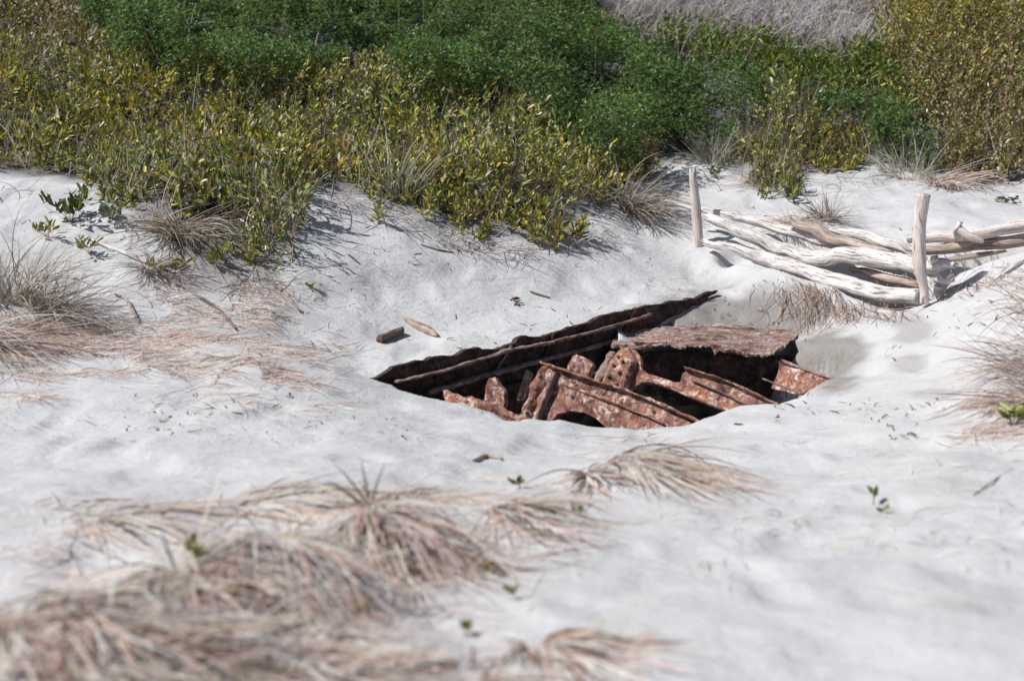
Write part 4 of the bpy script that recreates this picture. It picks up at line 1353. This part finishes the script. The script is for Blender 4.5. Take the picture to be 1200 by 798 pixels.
# dark green fine-leaved thicket
lx, ly, lz = scatter(250000, -8.2, 8.2, 13.0, 23.8)
wd_, _, _, wr_ = worley(lx + .25 * fbm(lx * 2, ly * 2, 213, 2), ly, .68, 211)
lh = np.clip((.5 + .75 * fbm(lx * 1.0, ly * 1.0, 161, 3) + .5 * (wr_ - .5)) * (1.25 - 1.25 * np.clip(wd_, 0, 1) ** 2) + .2 * fbm(lx * 4.2, ly * 4.2, 171, 2), .12, 1.0)
_gu, _gv = proj(np.stack([lx, ly, lz], 1))
_mz = (_gu > 950) & (_gu < 1105) & (_gv > 148) & (_gv < 208)
lh = np.where(_mz, np.clip(lh, .42, .8), lh)
lu1, lv1 = proj(np.stack([lx, ly, lz + lh * .85], 1))
lg_u, lg_v = proj(np.stack([lx, ly, lz], 1))
ok = inpoly(lu1, lv1 + 22 * fbm(lx * 1.6, ly * 1.6, 77, 3), LUPIN) & inpoly(lg_u, lg_v, VEG) & ~inpoly(lg_u, lg_v - 4, LOBE4) & (lu1 > -100) & (lu1 < 1300) & (lv1 > -110) & ((fbm(lx * 1.8, ly * 1.8, 191, 3) > -.17) | _mz)


def fine_foliage(sel, name, parent):
    x, y, z, h = lx[sel], ly[sel], lz[sel], lh[sel]
    k = len(x)
    q = R.uniform(0, 1, k) ** .6
    p = np.stack([x + R.normal(0, .03, k), y + R.normal(0, .03, k), z + h * (.15 + .85 * q) + R.normal(0, .03, k)], 1)
    nl = 7
    n = k * nl
    phi = np.tile(np.arange(nl) / nl * 6.283, k) + np.repeat(R.uniform(0, 6.28, k), nl) + R.normal(0, .15, n)
    axis = np.stack([R.normal(0, .45, k), R.normal(-.35, .45, k), np.ones(k)], 1)
    d, s, w = frame_of(axis)
    el = R.uniform(.15, .9, n)
    D = (np.repeat(s, nl, 0) * np.cos(phi)[:, None] + np.repeat(w, nl, 0) * np.sin(phi)[:, None]) * np.cos(el)[:, None] + np.repeat(d, nl, 0) * np.sin(el)[:, None]
    base = np.repeat(p, nl, 0)
    L = R.uniform(.028, .055, n)
    tone = np.repeat(fbm(x * 1.8, y * 1.8, 181, 3), nl)
    c = pal(n, [(.075, .15, .042), (.125, .215, .058), (.035, .075, .026), (.20, .29, .085), (.40, .44, .26)], [4, 3, 2, 1, .5], .15) * np.exp(tone * .9)[:, None]
    return leaves_mesh(name, base, D, L, L * .34, c, M_FINE, parent, flat=np.repeat(d, nl, 0), fold=.2, simple=True)


msel = ok & inpoly(lu1, lv1, MOUND)
c = np.array([lx[msel].mean(), ly[msel].mean(), lz[msel].mean()])
root = thing('green_bush', c, 'rounded dark green fine-leaved bush at the right end of the green thicket', 'bush')
fine_foliage(msel, 'foliage', root)
kk = np.nonzero(msel)[0][:160]
rib = stems_data(np.stack([lx[kk] * .3 + c[0] * .7, ly[kk] * .3 + c[1] * .7, lz[kk]], 1), np.stack([lx[kk], ly[kk], lz[kk] + lh[kk]], 1), np.full(len(kk), .005), None)
ribbon_mesh('stems', rib, pal(len(kk), [(.12, .11, .07), (.2, .17, .12)], [1, 1]), M_STRAW, root)
o = fine_foliage(ok & ~msel, 'green_thicket', None)
tag(o, 'dark green fine-leaved thicket billowing across the top of the bank', 'thicket', kind='stuff')

o = straw_field('thicket_twigs', [[(150, 40), (340, 70), (500, 70), (640, 100), (780, 165), (960, 170), (900, 90), (760, 60), (640, 20), (300, 5)]], [420], 1.0, -.8, 1.4,
                ([(.5, .46, .36), (.4, .33, .22), (.3, .3, .12)], [2, 2, 1]), .006, 4.0, 7, .35, .2)
tag(o, 'sparse pale twigs rising through the dark green thicket', 'twigs', kind='stuff')

# dead grey grass on the far slope
dx_, dy_, dz_ = scatter(26000, -1, 8.0, 16.5, 23.8)
du_, dv_ = proj(np.stack([dx_, dy_, dz_ + .3], 1))
s2 = (vnoise(dx_ * 2.1, dy_ * 2.1, 401) > .22) & inpoly(du_, dv_ + 16 * fbm(dx_ * 1.5, dy_ * 1.5, 79, 3), DEAD)
dx_, dy_, dz_ = dx_[s2], dy_[s2], dz_[s2]
k = len(dx_)
d = np.stack([R.normal(.2, .45, k), R.normal(-.3, .4, k), R.uniform(.5, 1.3, k)], 1)
rib = blades(np.stack([dx_, dy_, dz_], 1), d, R.uniform(.25, .75, k) * (.45 + 1.1 * vnoise(dx_ * 1.7, dy_ * 1.7, 403)), R.uniform(.006, .016, k), 1.0, 6, .22)
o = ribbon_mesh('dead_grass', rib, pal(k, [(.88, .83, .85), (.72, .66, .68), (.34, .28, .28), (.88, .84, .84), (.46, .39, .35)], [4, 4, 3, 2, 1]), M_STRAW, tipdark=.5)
tag(o, 'patch of dead grey grass on the far slope at the top right', 'dead grass', kind='stuff')


# ------------------------------------------------------------------ single plants
def sprout(name, u, v, n, L, W, label, cat='plant', group=None, cols=None, r=.05, h=.08, up=.7, drop=0., mat=None):
    g = G(u, v)
    root = thing(name, g, label, cat, group)
    ns = 1 if n <= 12 else max(6, n // 5)
    a = R.uniform(0, 6.28, ns)
    tips = g + np.stack([r * np.cos(a) * R.uniform(.3, 1, ns), r * np.sin(a) * R.uniform(.3, 1, ns), h * R.uniform(.5, 1.1, ns)], 1)
    rib = stems_data(np.repeat(g[None], ns, 0) - np.array([0, 0, .01]), tips, np.full(ns, .003), None)
    ribbon_mesh('stem' if ns == 1 else 'stems', rib, pal(ns, [(.22, .16, .08), (.15, .14, .05)], [1, 1]), M_STRAW, root)
    k = R.integers(0, ns, n)
    t = R.uniform(.35, 1, n)
    base = g + (tips[k] - g) * t[:, None]
    ph = R.uniform(0, 6.28, n)
    d = np.stack([np.cos(ph), np.sin(ph), up * R.uniform(.3, 1.6, n) - drop], 1)
    leaves_mesh('foliage', base, d, L * R.uniform(.7, 1.2, n), W * R.uniform(.8, 1.2, n), pal(n, *(cols or ([(.22, .22, .035), (.30, .26, .04), (.12, .14, .03)], [2, 1, 2]))), mat or M_LEAF, root)
    return root


GRN = ([(.09, .13, .035), (.13, .16, .04), (.06, .085, .025)], [2, 1, 1])
sprout('leafy_plant', 84, 262, 60, .11, .035, 'dark green broad-leaved plant alone on the sand at the left', cols=GRN, r=.22, h=.22, up=1.2)
sprout('leafy_plant', 128, 262, 34, .09, .03, 'grey-green leafy plant right beside the dark broad-leaved one', cols=([(.2, .24, .15), (.13, .16, .07)], [1, 1]), r=.16, h=.16, up=1.3)
sprout('leafy_plant', 58, 278, 30, .08, .022, 'small upright green sprouts left of the dark broad-leaved plant', r=.2, h=.14, up=1.6)
sprout('leafy_plant', 106, 298, 26, .075, .02, 'small yellow-green plant with a dark shadow above the long pale stick', r=.1, h=.12)
sprout('leafy_plant', 200, 322, 40, .07, .022, 'low yellow and brown leafed creeper at the end of the long pale stick', cols=([(.34, .26, .04), (.22, .2, .04), (.2, .1, .04)], [2, 2, 1]), r=.22, h=.1)
sprout('leafy_plant', 363, 340, 12, .05, .016, 'tiny green sprout alone on the sand right of the front bush', r=.06, h=.06)
sprout('leafy_plant', 895, 222, 34, .07, .022, 'low dark leafed sprig under the small yellow shrub', cols=GRN, r=.2, h=.1)
sprout('leafy_plant', 832, 208, 26, .07, .024, 'dark green sprig just right of the splintered post top', cols=GRN, r=.18, h=.1, up=.4)
sprout('leafy_plant', 1178, 237, 16, .07, .03, 'flat green rosette on the sand at the far right', cols=GRN, r=.14, h=.05, up=.2)
sprout('dead_branch', 755, 208, 60, .10, .03, 'spray of dry red-brown leaves at the right end of the scrub', 'branch', cols=([(.30, .16, .10), (.20, .09, .055), (.38, .24, .16)], [3, 2, 2]), r=.22, h=.5, up=.1, drop=.7)
FGS = 'yellow-green sprouts in the foreground straw'
sprout('green_sprout', 612, 572, 10, .035, .018, 'pair of green sprouts above the arching tussock', group=FGS, r=.05, h=.05)
sprout('green_sprout', 684, 606, 14, .035, .018, 'green sprouts below the small dark drooping tuft', group=FGS, r=.06, h=.05)
sprout('green_sprout', 575, 672, 8, .03, .016, 'faint green sprout inside the arching tussock', group=FGS, r=.03, h=.05)
sprout('green_sprout', 597, 706, 6, .03, .018, 'round yellow-green sprout right of centre, above the bottom edge', group=FGS, r=.02, h=.04)
sprout('green_sprout', 545, 748, 10, .028, .018, 'twin yellow-green sprouts nearest the bottom edge', group=FGS, r=.04, h=.04)
sprout('green_sprout', 435, 722, 10, .03, .015, 'small sprout under the mop-like tussock', group=FGS, r=.05, h=.04)
sprout('green_sprout', 268, 708, 12, .032, .016, 'bright yellow-green sprout in the matted straw at lower left', group=FGS, r=.04, h=.05)
sprout('green_sprout', 238, 662, 10, .032, .016, 'yellow-green sprout on the brown matted tussock', group=FGS, r=.05, h=.06)
sprout('green_sprout', 1024, 592, 4, .06, .02, 'single green leaf shoot on the bare sand at right', group='shoots on the bare sand', cols=([(.14, .22, .05)], [1]), r=.02, h=.05, up=1.5)
sprout('green_sprout', 1034, 601, 6, .04, .014, 'low yellow-green leaves next to the single green shoot', group='shoots on the bare sand', r=.05, h=.02, up=.3)
sprout('leafy_plant', 1188, 500, 20, .09, .026, 'green leaves at the right edge under the straw tussock', cols=([(.16, .2, .04), (.22, .24, .05)], [1, 1]), r=.12, h=.1, up=.5)
sprout('dead_leaf_curl', 604, 357, 8, .06, .025, 'curled brown dead leaf on the sand above the hull plate', 'leaf', cols=([(.25, .13, .08), (.16, .08, .05)], [1, 1]), r=.06, h=.04, up=.4)

# bleached dead saplings above the scrub
for (pts, lab) in (
    ([[(222, 92, 17.0), (221, 60, 17.0), (222, 36, 17.0), (216, 22, 17.0), (206, 12, 17.0), (196, 8, 17.0)], [(222, 36, 17.0), (226, 18, 17.0), (230, 4, 17.0)], [(223, 33, 17.0), (236, 27, 17.0), (252, 26, 17.0)], [(221, 48, 17.), (230, 40, 17.05)]],
     'bleached forked dead sapling standing above the scrub at upper left'),
    ([[(371, 100, 16.6), (371, 72, 16.6), (370, 54, 16.6), (373, 38, 16.6)], [(370, 60, 16.6), (362, 48, 16.6)], [(371, 66, 16.6), (380, 54, 16.6)]],
     'short bleached twig standing where scrub meets the green thicket')):
    parts = []
    for q, br in enumerate(pts):
        parts.append(log_data([P(*b) for b in br], [.012, .009, .004] if q == 0 else [.007, .005, .003], 20, 7, .2, 80 + q))
    v, f, g = join(parts)
    o = npmesh('dead_sapling', v, f, M_POST, None, None, g, origin=P(*pts[0][0]))
    tag(o, lab, 'dead sapling', 'dead saplings in the scrub')

# ------------------------------------------------------------------ light
EL, AZ_ = rad(50), math.atan2(-.97, -.14)   # sun stands to the left, slightly behind the wreck
sdir = Vector((math.sin(AZ_) * math.cos(EL), math.cos(AZ_) * math.cos(EL), math.sin(EL)))
ld = bpy.data.lights.new('sun', 'SUN')
ld.energy, ld.angle, ld.color = 5.0, rad(.53), (1.0, .98, .945)
sun = bpy.data.objects.new('sun', ld)
COL.objects.link(sun)
sun.rotation_euler = sdir.to_track_quat('Z', 'Y').to_euler()
w = bpy.data.worlds.new('World')
S.world = w
w.use_nodes = True
nt = w.node_tree
bg = nt.nodes.get('Background') or nt.nodes.new('ShaderNodeBackground')
sky = nt.nodes.new('ShaderNodeTexSky')
sky.sky_type = 'NISHITA'
sky.sun_disc = False
sky.sun_elevation = EL
sky.sun_rotation = AZ_ % (2 * math.pi)
sky.air_density, sky.dust_density, sky.ozone_density = 1.0, 1.2, .8
nt.links.new(sky.outputs[0], bg.inputs[0])
bg.inputs[1].default_value = .06
S.view_settings.view_transform = 'Standard'
S.view_settings.look = 'None'
S.view_settings.exposure = 0
S.view_settings.gamma = 1
S.render.engine = 'CYCLES'
S.cycles.max_bounces = 6
S.cycles.use_denoising = True
